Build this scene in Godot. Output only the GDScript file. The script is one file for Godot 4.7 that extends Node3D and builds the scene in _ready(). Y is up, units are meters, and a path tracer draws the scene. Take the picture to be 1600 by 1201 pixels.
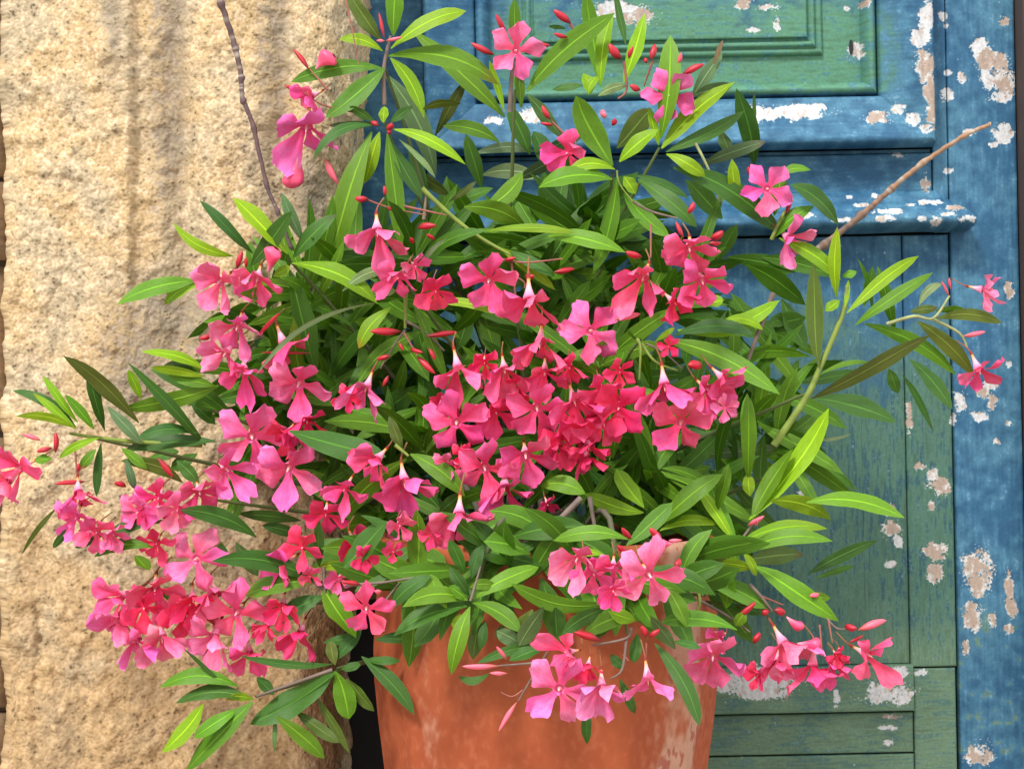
extends Node3D
# An oleander in a terracotta pot, in front of a weathered blue door beside a sandstone pillar.
# pt(x, y, z) gives the place, at depth z, of a point measured on the photograph (1600 x 1201).

const F := 3055.0          # focal length in photograph pixels
const CZ := 2.2            # camera distance from the plane of the pot's axis
const CH := 0.70           # camera height
const DOOR_Z := -0.30
var rng := RandomNumberGenerator.new()
var shrub: Node3D
var mats := {}
var petals := {}
var soft: FastNoiseLite
var hidden_tool: SurfaceTool
var split_left := 60       # flowers whose petals are sub-parts of their own

func pt(x: float, y: float, z: float) -> Vector3:
	return Vector3((x - 800.0) / F * (CZ - z), CH - (y - 600.5) / F * (CZ - z), z)

func lin(r: float, g: float, b: float) -> Color:
	return Color(r, g, b).linear_to_srgb()

func numbered(called: String, parent: Node) -> String:
	if not parent.has_node(called):
		return called
	var k := 1
	if counts.has([parent, called]):
		k = counts[[parent, called]] + 1
	counts[[parent, called]] = k
	return "%s_%03d" % [called, k]
var counts := {}

func obj(called: String, m: Mesh, mat: Material, parent: Node) -> MeshInstance3D:
	var o := MeshInstance3D.new()
	o.mesh = m
	o.material_override = mat
	o.name = numbered(called, parent)
	parent.add_child(o, true)
	return o

func thing(called: String, label: String, category: String, at: Vector3) -> Node3D:
	var o := Node3D.new()
	o.name = called
	o.position = at
	o.set_meta("label", label)
	o.set_meta("category", category)
	o.set_meta("kind", "thing")
	add_child(o, true)
	return o

func mat(c: Color, rough := 0.8) -> StandardMaterial3D:
	var m := StandardMaterial3D.new()
	m.albedo_color = c
	m.roughness = rough
	m.cull_mode = BaseMaterial3D.CULL_DISABLED
	return m

func noise(freq: float, oct: int, sd: int) -> FastNoiseLite:
	var n := FastNoiseLite.new()
	n.noise_type = FastNoiseLite.TYPE_SIMPLEX_SMOOTH
	n.frequency = freq
	n.fractal_octaves = oct
	n.seed = sd
	return n

func grid_mesh(pos: PackedVector3Array, uv: PackedVector2Array, col: PackedColorArray, rows: int, cols: int) -> ArrayMesh:
	var st := SurfaceTool.new()
	st.begin(Mesh.PRIMITIVE_TRIANGLES)
	add_grid(st, 0, pos, uv, col, rows, cols)
	st.generate_normals()
	return st.commit()

func add_grid(st: SurfaceTool, first: int, pos: PackedVector3Array, uv: PackedVector2Array, col: PackedColorArray, rows: int, cols: int) -> int:
	for k in pos.size():
		st.set_smooth_group(0)
		if uv.size():
			st.set_uv(uv[k])
		st.set_color(col[k] if col.size() > 1 else (col[0] if col.size() else Color.WHITE))
		st.add_vertex(pos[k])
	for r in rows - 1:
		for c in cols - 1:
			var a := first + r * cols + c
			st.add_index(a)
			st.add_index(a + 1)
			st.add_index(a + cols)
			st.add_index(a + 1)
			st.add_index(a + cols + 1)
			st.add_index(a + cols)
	return first + pos.size()

# ---------------------------------------------------------------- leaves
func leaf_texture() -> ImageTexture:
	var im := Image.create(96, 384, false, Image.FORMAT_RGB8)
	var n := noise(0.03, 3, 5)
	for y in 384:
		for x in 96:
			var u := (x + 0.5) / 96.0 - 0.5
			var a := absf(u)
			var v := y / 384.0
			var s := 0.40 + 0.06 * n.get_noise_2d(x * 3.0, y * 1.0)
			var ph := v * 46.0 - a * 14.0
			var fr := absf(ph - roundf(ph))
			s *= 1.0 + 0.16 * maxf(0.0, 1.0 - fr * 5.0)
			var c := Vector3(s, s, s)
			c = c.lerp(Vector3(0.64, 0.68, 0.52), smoothstep(0.470, 0.492, a) * 0.55)
			c = c.lerp(Vector3(1.0, 0.98, 0.95), (1.0 - smoothstep(0.022, 0.050, a)) * (1.0 - 0.5 * v))
			im.set_pixel(x, y, lin(c.x, c.y, c.z))
	return ImageTexture.create_from_image(im)

func leaf_height() -> ImageTexture:
	var im := Image.create(96, 384, false, Image.FORMAT_L8)
	for y in 384:
		for x in 96:
			var a := absf((x + 0.5) / 96.0 - 0.5)
			var ph := y / 384.0 * 46.0 - a * 14.0
			var fr := absf(ph - roundf(ph))
			var h := 0.55 - 0.12 * maxf(0.0, 1.0 - fr * 4.0) - 0.5 * (1.0 - smoothstep(0.0, 0.06, a))
			im.set_pixel(x, y, Color(h, h, h))
	return ImageTexture.create_from_image(im)

func leaf_materials() -> void:
	var tex := leaf_texture()
	var hgt := leaf_height()
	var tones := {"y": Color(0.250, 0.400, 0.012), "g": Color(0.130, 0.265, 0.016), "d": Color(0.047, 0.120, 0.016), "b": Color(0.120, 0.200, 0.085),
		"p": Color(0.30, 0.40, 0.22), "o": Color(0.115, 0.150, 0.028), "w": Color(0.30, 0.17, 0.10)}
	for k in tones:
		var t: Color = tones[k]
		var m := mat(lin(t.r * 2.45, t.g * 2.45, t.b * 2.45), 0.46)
		m.albedo_texture = tex
		m.metallic_specular = 0.36
		m.vertex_color_use_as_albedo = true
		m.heightmap_enabled = true
		m.heightmap_texture = hgt
		m.heightmap_scale = 0.08
		m.backlight_enabled = true
		m.backlight = Color(0.50, 0.62, 0.10) if k in ["y", "g"] else Color(0.28, 0.36, 0.12)
		mats["leaf_" + k] = m

func leaf_points(base: Vector3, tip: Vector3, hw: float, bend: float, under: bool, rows: int, pos: PackedVector3Array, uv: PackedVector2Array) -> void:
	var dir := tip - base
	var length := dir.length()
	var mid := (base + tip) * 0.5
	var c := (Vector3(0, CH, CZ) - mid).normalized()
	var side := dir.cross(c).normalized()
	var face := side.cross(dir).normalized()
	var up := side if (side.y > 0.0 if absf(side.y) > 0.25 else side.x > 0.0) else -side
	var roll := rng.randf_range(0.05, 0.75) * (1.0 if side.y > 0.0 else -1.0)
	if under:
		roll = -roll * 0.9
	elif rng.randf() < 0.22:
		roll = -roll * 0.7
	var twist := rng.randf_range(-0.6, 0.6)
	var fold := rng.randf_range(0.12, 0.38)
	var arch := rng.randf_range(-0.06, 0.13) * length
	hw /= maxf(0.72, cos(roll))
	var wave := rng.randf_range(0.0, TAU)
	var blunt := rng.randf_range(0.66, 0.95)
	for r in rows:
		var t := float(r) / (rows - 1)
		var s := base + dir * t + up * (bend * length * 4.0 * t * (1.0 - t)) + c * (arch * 4.0 * t * (1.0 - t))
		s += up * (sin(t * 5.0 + wave) * length * 0.008)
		var w := pow(t, 0.92) * pow(1.0 - t, blunt)
		var top := 0.92 / (0.92 + blunt)
		w /= pow(top, 0.92) * pow(1.0 - top, blunt)
		w = maxf(w, 0.075 * (1.0 - t))
		var ph := roll + twist * (t - 0.5)
		var sd := side * cos(ph) - face * sin(ph)
		var nm := face * cos(ph) + side * sin(ph)
		for k in 5:
			var v := k / 2.0 - 1.0
			var lift := fold * absf(v) - 0.16 * v * v + 0.09 * sin(t * 14.0 + wave + v * 2.0) * absf(v)
			pos.append(s + sd * (hw * w * v) + nm * (hw * w * lift))
			uv.append(Vector2((v + 1.0) / 2.0, t))

func leaf(bx: float, by: float, tx: float, ty: float, w: float, tone: String, z: float, bend := 0.0) -> void:
	var base := pt(bx, by, z)
	tx = bx + (tx - bx) * 1.09
	ty = by + (ty - by) * 1.09
	var flat := pt(tx, ty, z).distance_to(base)
	var tip := pt(tx, ty, z + flat * rng.randf_range(-0.25, 0.32))
	var pos := PackedVector3Array()
	var uv := PackedVector2Array()
	leaf_points(base, tip, w * 0.445 * (CZ - z) / F, bend, tone in ["b", "o", "p"], 11, pos, uv)
	var g := rng.randf_range(0.70, 1.0)
	var col := PackedColorArray([Color(g * rng.randf_range(0.80, 1.0), g, g * rng.randf_range(0.6, 1.0))])
	var tint: Color = col[0]
	var tired := rng.randf()
	if tired < 0.22:
		# a browned or yellowed tip
		col.resize(pos.size())
		for k in pos.size():
			var f := smoothstep(0.72 + 0.2 * rng.randf(), 1.0, (k / 5) / 10.0) if tired < 0.12 else 0.6 * smoothstep(0.35, 1.0, (k / 5) / 10.0) * absf(k % 5 - 2.0) / 2.0
			col[k] = tint.lerp(Color(minf(1.0, tint.r * 2.2), tint.g * (0.55 if tired < 0.12 else 1.05), tint.b), f)
	for k in pos.size():
		pos[k] -= base
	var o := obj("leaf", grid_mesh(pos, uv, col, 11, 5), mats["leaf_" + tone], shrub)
	o.position = base - shrub.position

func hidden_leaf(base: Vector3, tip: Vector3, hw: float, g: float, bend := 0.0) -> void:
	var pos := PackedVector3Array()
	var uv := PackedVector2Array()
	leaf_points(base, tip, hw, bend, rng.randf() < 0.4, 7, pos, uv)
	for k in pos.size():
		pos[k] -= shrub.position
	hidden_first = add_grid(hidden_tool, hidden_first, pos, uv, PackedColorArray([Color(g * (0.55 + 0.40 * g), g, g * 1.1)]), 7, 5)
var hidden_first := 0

func far_leaf(bx: float, by: float, tx: float, ty: float, w: float, _tone: String, z: float, bend := 0.0) -> void:
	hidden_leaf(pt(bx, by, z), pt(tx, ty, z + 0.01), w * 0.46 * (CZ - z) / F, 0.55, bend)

# ---------------------------------------------------------------- stems, twigs, buds
func tube(points: PackedVector3Array, radii: PackedFloat32Array, colors: PackedColorArray, sides: int) -> ArrayMesh:
	var pos := PackedVector3Array()
	var uv := PackedVector2Array()
	var col := PackedColorArray()
	var n := points.size()
	var ref := Vector3(0.31, 0.2, 0.93)
	for i in n:
		var d := (points[mini(i + 1, n - 1)] - points[maxi(i - 1, 0)]).normalized()
		var a := d.cross(ref).normalized()
		if a.length() < 0.5:
			a = d.cross(Vector3.UP).normalized()
		var b := a.cross(d)
		for k in sides + 1:
			var th := TAU * k / sides
			pos.append(points[i] + (a * cos(th) + b * sin(th)) * radii[i])
			uv.append(Vector2(float(k) / sides, i / 4.0))
			col.append(colors[i])
	return grid_mesh(pos, uv, col, n, sides + 1)

func smooth_path(pts: PackedVector3Array, per: int) -> PackedVector3Array:
	var c := Curve3D.new()
	for i in pts.size():
		var d := (pts[mini(i + 1, pts.size() - 1)] - pts[maxi(i - 1, 0)]) / 6.0
		c.add_point(pts[i], -d, d)
	var out := PackedVector3Array()
	var n := (pts.size() - 1) * per + 1
	for i in n:
		out.append(c.sample(mini(i * (pts.size() - 1) / (n - 1), pts.size() - 2), fmod(float(i) / per, 1.0) if i < n - 1 else 1.0))
	return out

func stem(pts: Array, w: float, tone: String, z: float, called := "stem") -> void:
	var path := PackedVector3Array()
	var dz := rng.randf_range(-0.01, 0.01)
	for i in range(0, pts.size(), 2):
		path.append(pt(pts[i], pts[i + 1], z + dz * minf(i, 2.0) * 0.5) - shrub.position)
	path = smooth_path(path, 5 if called == "stem" else 14)
	if called != "stem":
		for i in path.size():
			path[i] += Vector3(rng.randf_range(-1, 1), rng.randf_range(-1, 1), rng.randf_range(-1, 1)) * 0.0005
	var tones := {"w": Color(0.17, 0.125, 0.10), "y": Color(0.20, 0.27, 0.045), "q": Color(0.30, 0.105, 0.08), "p": Color(0.30, 0.33, 0.14), "t": Color(0.36, 0.205, 0.115), "u": Color(0.13, 0.075, 0.075)}
	var base: Color = tones[tone]
	var radii := PackedFloat32Array()
	var cols := PackedColorArray()
	for i in path.size():
		var t := float(i) / (path.size() - 1)
		var r := w * 0.5 * (CZ - z) / F * (1.0 - 0.45 * t)
		if called != "stem":
			r *= 0.92 + 0.45 * pow(maxf(0.0, sin(i * 0.47)), 6.0) + 0.10 * rng.randf()
		radii.append(r)
		var g := rng.randf_range(0.75, 1.15)
		var bc := base
		if called != "stem":
			bc = base.lerp(Color(0.09, 0.065, 0.065), clampf(rng.randf_range(0.1, 0.5) + (0.55 - t if tone == "t" else 0.0), 0.0, 0.9))
			if rng.randf() < 0.16:
				bc = bc.lerp(Color(0.42, 0.36, 0.30), 0.6)
		cols.append(Color(bc.r * g, bc.g * g, bc.b * g))
	var o := obj(called, tube(path, radii, cols, 7), mats["bark"], shrub)
	o.position = Vector3.ZERO

func branch(x: float, y: float, z: float) -> void:
	var a := pot_at + Vector3(rng.randf_range(-0.07, 0.07), 0.50, rng.randf_range(-0.05, 0.07))
	var e := pt(x, y, z - 0.01)
	var m := a.lerp(e, 0.5) + Vector3(-(e.x - a.x) * 0.16, absf(e.x - a.x) * 0.02 - 0.02, -0.09)
	if z > 0.2:
		m = Vector3(lerpf(a.x, e.x, 0.6), a.y + 0.07, 0.2)
	var path := smooth_path(PackedVector3Array([a - shrub.position, m - shrub.position, e - shrub.position]), 8)
	var radii := PackedFloat32Array()
	var cols := PackedColorArray()
	for i in path.size():
		var t := float(i) / (path.size() - 1)
		radii.append(lerpf(0.0048, 0.0016, t))
		path[i] += Vector3(rng.randf_range(-1, 1), 0, rng.randf_range(-1, 1)) * 0.0015
		cols.append(Color(0.085, 0.072, 0.050).lerp(Color(0.085, 0.125, 0.028), smoothstep(0.45, 0.9, t)))
	obj("branch", tube(path, radii, cols, 7), mats["bark"], shrub)

func bud(bx: float, by: float, tx: float, ty: float, w: float, tone: String, z: float) -> void:
	var base := pt(bx, by, z)
	var tip := pt(tx, ty, z + rng.randf_range(-0.006, 0.012))
	var hw := w * (0.36 if tone != "c" else 0.5) * (CZ - z) / F
	var tones := {"r": [Color(0.20, 0.012, 0.012), Color(0.44, 0.012, 0.030)], "q": [Color(0.40, 0.10, 0.07), Color(0.80, 0.13, 0.20)], "c": [Color(0.85, 0.30, 0.42), Color(0.86, 0.085, 0.20)]}
	var pair: Array = tones[tone]
	var pos := PackedVector3Array()
	var col := PackedColorArray()
	var d := (tip - base).normalized()
	var a := d.cross(Vector3(0.2, 0.1, 0.97)).normalized()
	var b := a.cross(d)
	var ph := rng.randf_range(0, TAU)
	for i in 10:
		var t := i / 9.0
		var r := 0.16 + 0.84 * sin(PI * clampf(pow(t, 0.9) * 0.96, 0.0, 1.0)) if tone != "c" else 0.15 + 0.85 * pow(sin(PI * 0.5 * t), 1.6) * (1.0 if t < 0.85 else 0.75)
		if i == 9:
			r = 0.03 if tone != "c" else 0.30
		if i == 0:
			r = 0.12
		var sp := base + (tip - base) * t + a * (sin(t * 3.0 + ph) * hw * 0.25)
		for k in 10:
			var th := TAU * (k % 9) / 9.0
			var rr := r * hw * (1.0 + (0.13 if tone == "c" else 0.06) * sin(th * 3.0 + t * 4.0 + ph))
			pos.append(sp + (a * cos(th) + b * sin(th)) * rr - shrub.position)
			var g := 1.0 + 0.15 * sin(th * 3.0 + t * 4.0 + ph)
			var cc: Color = (pair[0] as Color).lerp(pair[1], smoothstep(0.05, 0.45, t)) * g
			col.append(cc)
	obj("flower_bud", grid_mesh(pos, PackedVector2Array(), col, 10, 10), mats["bud"], shrub)

# ---------------------------------------------------------------- flowers
const PETAL := {"p": Color(0.97, 0.205, 0.465), "q": Color(0.97, 0.130, 0.335), "r": Color(0.92, 0.062, 0.190)}

func petal_point(t: float, v: float, k: Array) -> Vector3:
	var curl: float = k[0]
	var cup: float = k[1]
	var ph: float = k[2]
	var funnel: float = k[4]
	var rho: float = 0.13 + 0.87 * t * (1.0 - 0.13 * v * v * t) * (1.0 - 0.22 * funnel) + 0.07 * v * t + 0.035 * sin(v * 6.0 + ph * 2.0) * t * t
	var hw: float = lerpf(0.09, 0.385, smoothstep(0.0, 0.74, t)) * (1.0 - 0.52 * smoothstep(0.72, 1.0, t)) * k[3]
	var z: float = 0.05 + (0.14 + funnel) * t - curl * t * t + cup * v * v * t - 0.13 * v * t + 0.065 * sin(v * 4.0 + t * 5.0 + ph) * t + k[5] * t
	z += (-0.055 * exp(-v * v * 14.0) + 0.014 * sin(v * 15.0 + ph)) * smoothstep(0.1, 0.5, t)
	return Vector3(hw * v + 0.06 * t * t, rho, z)

func petal_color(t: float, v: float, base: Color) -> Color:
	var streak := 1.0 - 0.16 * (0.5 + 0.5 * cos(v * 17.0)) * (1.0 - 0.6 * t)
	var c := Color(base.r, base.g * lerpf(0.55, 1.08, smoothstep(0.05, 0.75, t)), base.b * lerpf(0.62, 1.06, smoothstep(0.05, 0.75, t)))
	return Color(c.r * streak, c.g * streak, c.b * streak)

func petal_texture() -> ImageTexture:
	var im := Image.create(96, 96, false, Image.FORMAT_RGB8)
	var n := noise(0.05, 3, 21)
	for y in 96:
		for x in 96:
			var t := y / 95.0
			var u := (x / 95.0 - 0.5) / (0.45 + 0.55 * t)
			var s := n.get_noise_2d(u * 520.0, y * 0.5)
			var w := n.get_noise_2d(x * 0.8 + 300.0, y * 0.8)
			var edge := smoothstep(0.80, 1.0, t)
			var c := Vector3(1.0 - 0.10 * maxf(s, 0.0), 0.86 - 0.55 * maxf(s, 0.0) + 0.30 * w + 0.14 * edge, 0.90 - 0.34 * maxf(s, 0.0) + 0.18 * w + 0.10 * edge)
			if y < 2:
				c = Vector3.ONE
			im.set_pixel(x, y, lin(clampf(c.x, 0, 1), clampf(c.y, 0.2, 1), clampf(c.z, 0.3, 1)))
	return ImageTexture.create_from_image(im)

func petal_shape(funnel: float) -> Array:
	return [rng.randf_range(-0.05, 0.60), rng.randf_range(-0.25, 0.32), rng.randf_range(0, TAU), rng.randf_range(0.80, 1.12), funnel * rng.randf_range(0.6, 1.4), rng.randf_range(-0.16, 0.20)]

func shade(c: Color) -> Color:
	var g := rng.randf_range(0.86, 1.05)
	return Color(minf(1.0, c.r * g), c.g * g * rng.randf_range(0.8, 1.25), c.b * g * rng.randf_range(0.85, 1.15))

func petal_mesh(base: Color, k: Array) -> ArrayMesh:
	var pos := PackedVector3Array()
	var uv := PackedVector2Array()
	var col := PackedColorArray()
	for r in 9:
		for c in 7:
			var t := r / 8.0
			var v := c / 3.0 - 1.0
			uv.append(Vector2((v + 1.0) / 2.0, 0.04 + 0.94 * t))
			pos.append(petal_point(t, v, k))
			col.append(petal_color(t, v, base))
	return grid_mesh(pos, uv, col, 9, 7)

func flower(cx: float, cy: float, r: float, tone: String, z: float, ax: float, ay: float, rot: float, split: bool) -> void:
	var funnel := lerpf(0.14, 0.66, smoothstep(0.15, 0.62, Vector2(ax, ay).length()))
	ax *= 1.15 if absf(ax) < 0.7 else 1.0
	ay *= lerpf(1.0, 1.28, smoothstep(0.3, 0.6, ay)) if ay < 0.75 else 1.1
	var at := pt(cx, cy, z)
	var s := r * 1.05 * (CZ - z) / F
	var n := Vector3(ax, -ay, sqrt(maxf(0.05, 1.0 - ax * ax - ay * ay))).normalized()
	n = (n + Vector3(rng.randf_range(-0.22, 0.22), rng.randf_range(-0.26, 0.06), 0)).normalized()
	var x := Vector3.UP.cross(n).normalized()
	var y := n.cross(x)
	var base: Color = PETAL[tone]
	var g := rng.randf_range(0.90, 1.0)
	base = Color(base.r * g, base.g * rng.randf_range(0.80, 1.15), base.b * rng.randf_range(0.86, 1.10))
	# corona, throat, tube, calyx and stalk: rings along one bent spine, in the flower's own axes (z is the way it faces)
	var prof := [[0.005, 0.24], [0.028, 0.15], [0.040, 0.01], [0.090, -0.08], [0.130, -0.01], [0.170, 0.060], [0.150, -0.06], [0.098, -0.22], [0.060, -0.38], [0.042, -0.52], [0.058, -0.58], [0.050, -0.68], [0.030, -0.76], [0.024, -0.95], [0.024, -1.2], [0.026, -1.5]]
	var tints := [Color(0.96, 0.78, 0.62), Color(0.96, 0.60, 0.56), Color(0.94, 0.34, 0.40), Color(0.90, 0.14, 0.25), base, base, Color(0.94, 0.26, 0.44), Color(0.94, 0.44, 0.58), Color(0.92, 0.46, 0.42), Color(0.80, 0.42, 0.10),
		Color(0.26, 0.035, 0.02), Color(0.24, 0.03, 0.02), Color(0.30, 0.09, 0.05), Color(0.28, 0.11, 0.06), Color(0.26, 0.13, 0.06), Color(0.24, 0.16, 0.06)]
	var goal := Basis(x, y, n).inverse() * (Vector3(clampf((pot_at.x - at.x) * 1.2, -0.5, 0.5), 0.45, -0.75)).normalized()
	var st := SurfaceTool.new()
	st.begin(Mesh.PRIMITIVE_TRIANGLES)
	var pos := PackedVector3Array()
	var col := PackedColorArray()
	var spine := Vector3.ZERO
	var last := 0.0
	for i in prof.size():
		var pz: float = prof[i][1]
		var dirn := Vector3(0, 0, 1)
		if pz < -0.6:
			var q := clampf((-0.6 - pz) / 0.6, 0.0, 1.0)
			dirn = Vector3(0, 0, -1).lerp(goal, q).normalized()
			spine += dirn * (last - pz)
			dirn = -dirn
		else:
			spine = Vector3(0, 0, pz)
		last = pz
		var a := dirn.cross(Vector3(0.1, 1, 0.05)).normalized()
		var b := dirn.cross(a)
		for k in 11:
			var th := TAU * (k % 10) / 10.0
			pos.append(spine + (a * cos(th) + b * sin(th)) * float(prof[i][0]))
			var cc: Color = tints[i]
			col.append(cc)
	var blank := PackedVector2Array()
	blank.resize(pos.size())
	var first := add_grid(st, 0, pos, blank, col, prof.size(), 11)
	var angles := []
	for k in 5:
		angles.append(deg_to_rad(-rot - 72.0 * k + rng.randf_range(-11, 11)))
	if not split:
		# a small flower: petals that grow out of the throat ring, in one connected surface
		for k in 5:
			var shape := petal_shape(funnel)
			var own := shade(base)
			var turn := Basis(Vector3(0, 0, 1), angles[k])
			for i in 7:
				for c in 5:
					var t := (i + 1) / 7.0
					var v := c / 2.0 - 1.0
					st.set_smooth_group(0)
					st.set_uv(Vector2((v + 1.0) / 2.0, 0.04 + 0.94 * t))
					st.set_color(petal_color(t, v, own))
					st.add_vertex(turn * petal_point(t, v, shape))
			var ring := 5 * 11 + posmod(roundi((angles[k] + PI / 2.0) / TAU * 10.0), 10)
			for c in 4:
				st.add_index(ring)
				st.add_index(first + c + 1)
				st.add_index(first + c)
			for i in 6:
				for c in 4:
					var a := first + i * 5 + c
					for q in [a, a + 1, a + 5, a + 1, a + 6, a + 5]:
						st.add_index(q)
			first += 35
	st.generate_normals()
	var o := obj("flower", st.commit(), mats["petal"], shrub)
	o.transform = Transform3D(Basis(x, y, n).scaled_local(Vector3(s, s, s)), at - shrub.position)
	if split:
		for k in 5:
			var p := obj("petal", petal_mesh(shade(base), petal_shape(funnel)), mats["petal"], o)
			p.rotation.z = angles[k]

# ---------------------------------------------------------------- boxes, door
func rounded_slab(x0: float, y0: float, x1: float, y1: float, zf: float, zb: float, r: float) -> ArrayMesh:
	# a board facing +z whose front edges are eased; its UVs lie in the plane of the door (see door_uv)
	var st := SurfaceTool.new()
	st.begin(Mesh.PRIMITIVE_TRIANGLES)
	var rings := [[0.0, zb], [0.0, zf - r], [r * 0.3, zf - r * 0.3], [r, zf]]
	for i in rings.size():
		var e: float = rings[i][0]
		var z: float = rings[i][1]
		for c in [Vector2(x0 + e, y0 + e), Vector2(x1 - e, y0 + e), Vector2(x1 - e, y1 - e), Vector2(x0 + e, y1 - e)]:
			st.set_smooth_group(-1)
			st.set_uv(door_uv(c))
			st.add_vertex(Vector3(c.x, c.y, z))
	for i in rings.size() - 1:
		for k in 4:
			var a := i * 4 + k
			var b := i * 4 + (k + 1) % 4
			for q in [a, a + 4, b, b, a + 4, b + 4]:
				st.add_index(q)
	var f := (rings.size() - 1) * 4
	for q in [f, f + 2, f + 1, f, f + 3, f + 2]:
		st.add_index(q)
	st.deindex()
	st.generate_normals()
	return st.commit()

const PIVOT := Vector2(1059.0, 600.5)
const LEAN := 0.02
const DK := 2.5 / 3055.0     # metres per photograph pixel in the plane of the door

func door_xy(x: float, y: float) -> Vector2:
	return Vector2((x - PIVOT.x) * DK, -(y - PIVOT.y) * DK)

const TEX_X0 := 500.0
const TEX_Y0 := -60.0
const TEX_W := 1120.0
const TEX_H := 1290.0

func door_uv(p: Vector2) -> Vector2:
	return Vector2((p.x / DK + PIVOT.x - TEX_X0) / TEX_W, (-p.y / DK + PIVOT.y - TEX_Y0) / TEX_H)

func board(called: String, x0: float, y0: float, x1: float, y1: float, zf: float, parent: Node, m: Material, thick := 0.02, r := 0.002) -> MeshInstance3D:
	var a := door_xy(x0, y1)
	var b := door_xy(x1, y0)
	return obj(called, rounded_slab(a.x, a.y, b.x, b.y, zf, zf - thick, r), m, parent)

func mitred(called: String, inner: Rect2, prof: Array, sides: Array, parent: Node, m: Material) -> void:
	# frame members round a rectangle (in door pixels); prof lists [outward offset in pixels, height in metres]
	for sd in sides:
		var st := SurfaceTool.new()
		st.begin(Mesh.PRIMITIVE_TRIANGLES)
		for p in prof:
			var rr := inner.grow(p[0])
			var e0: Vector2
			var e1: Vector2
			match sd:
				"bottom":
					e0 = Vector2(rr.position.x, rr.end.y)
					e1 = rr.end
				"right":
					e0 = rr.end
					e1 = Vector2(rr.end.x, rr.position.y)
				"top":
					e0 = Vector2(rr.end.x, rr.position.y)
					e1 = rr.position
				_:
					e0 = rr.position
					e1 = Vector2(rr.position.x, rr.end.y)
			for q in 25:
				var w := e0.lerp(e1, q / 24.0)
				var d := door_xy(w.x, w.y)
				st.set_smooth_group(0)
				st.set_uv(door_uv(d))
				st.add_vertex(Vector3(d.x, d.y, p[1] + soft.get_noise_2d(w.x * 0.6, w.y * 0.6) * 0.0006))
		for i in prof.size() - 1:
			for q in 24:
				var a := i * 25 + q
				for w in [a, a + 1, a + 25, a + 1, a + 26, a + 25]:
					st.add_index(w)
		st.generate_normals()
		obj(called, st.commit(), m, parent)

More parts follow.
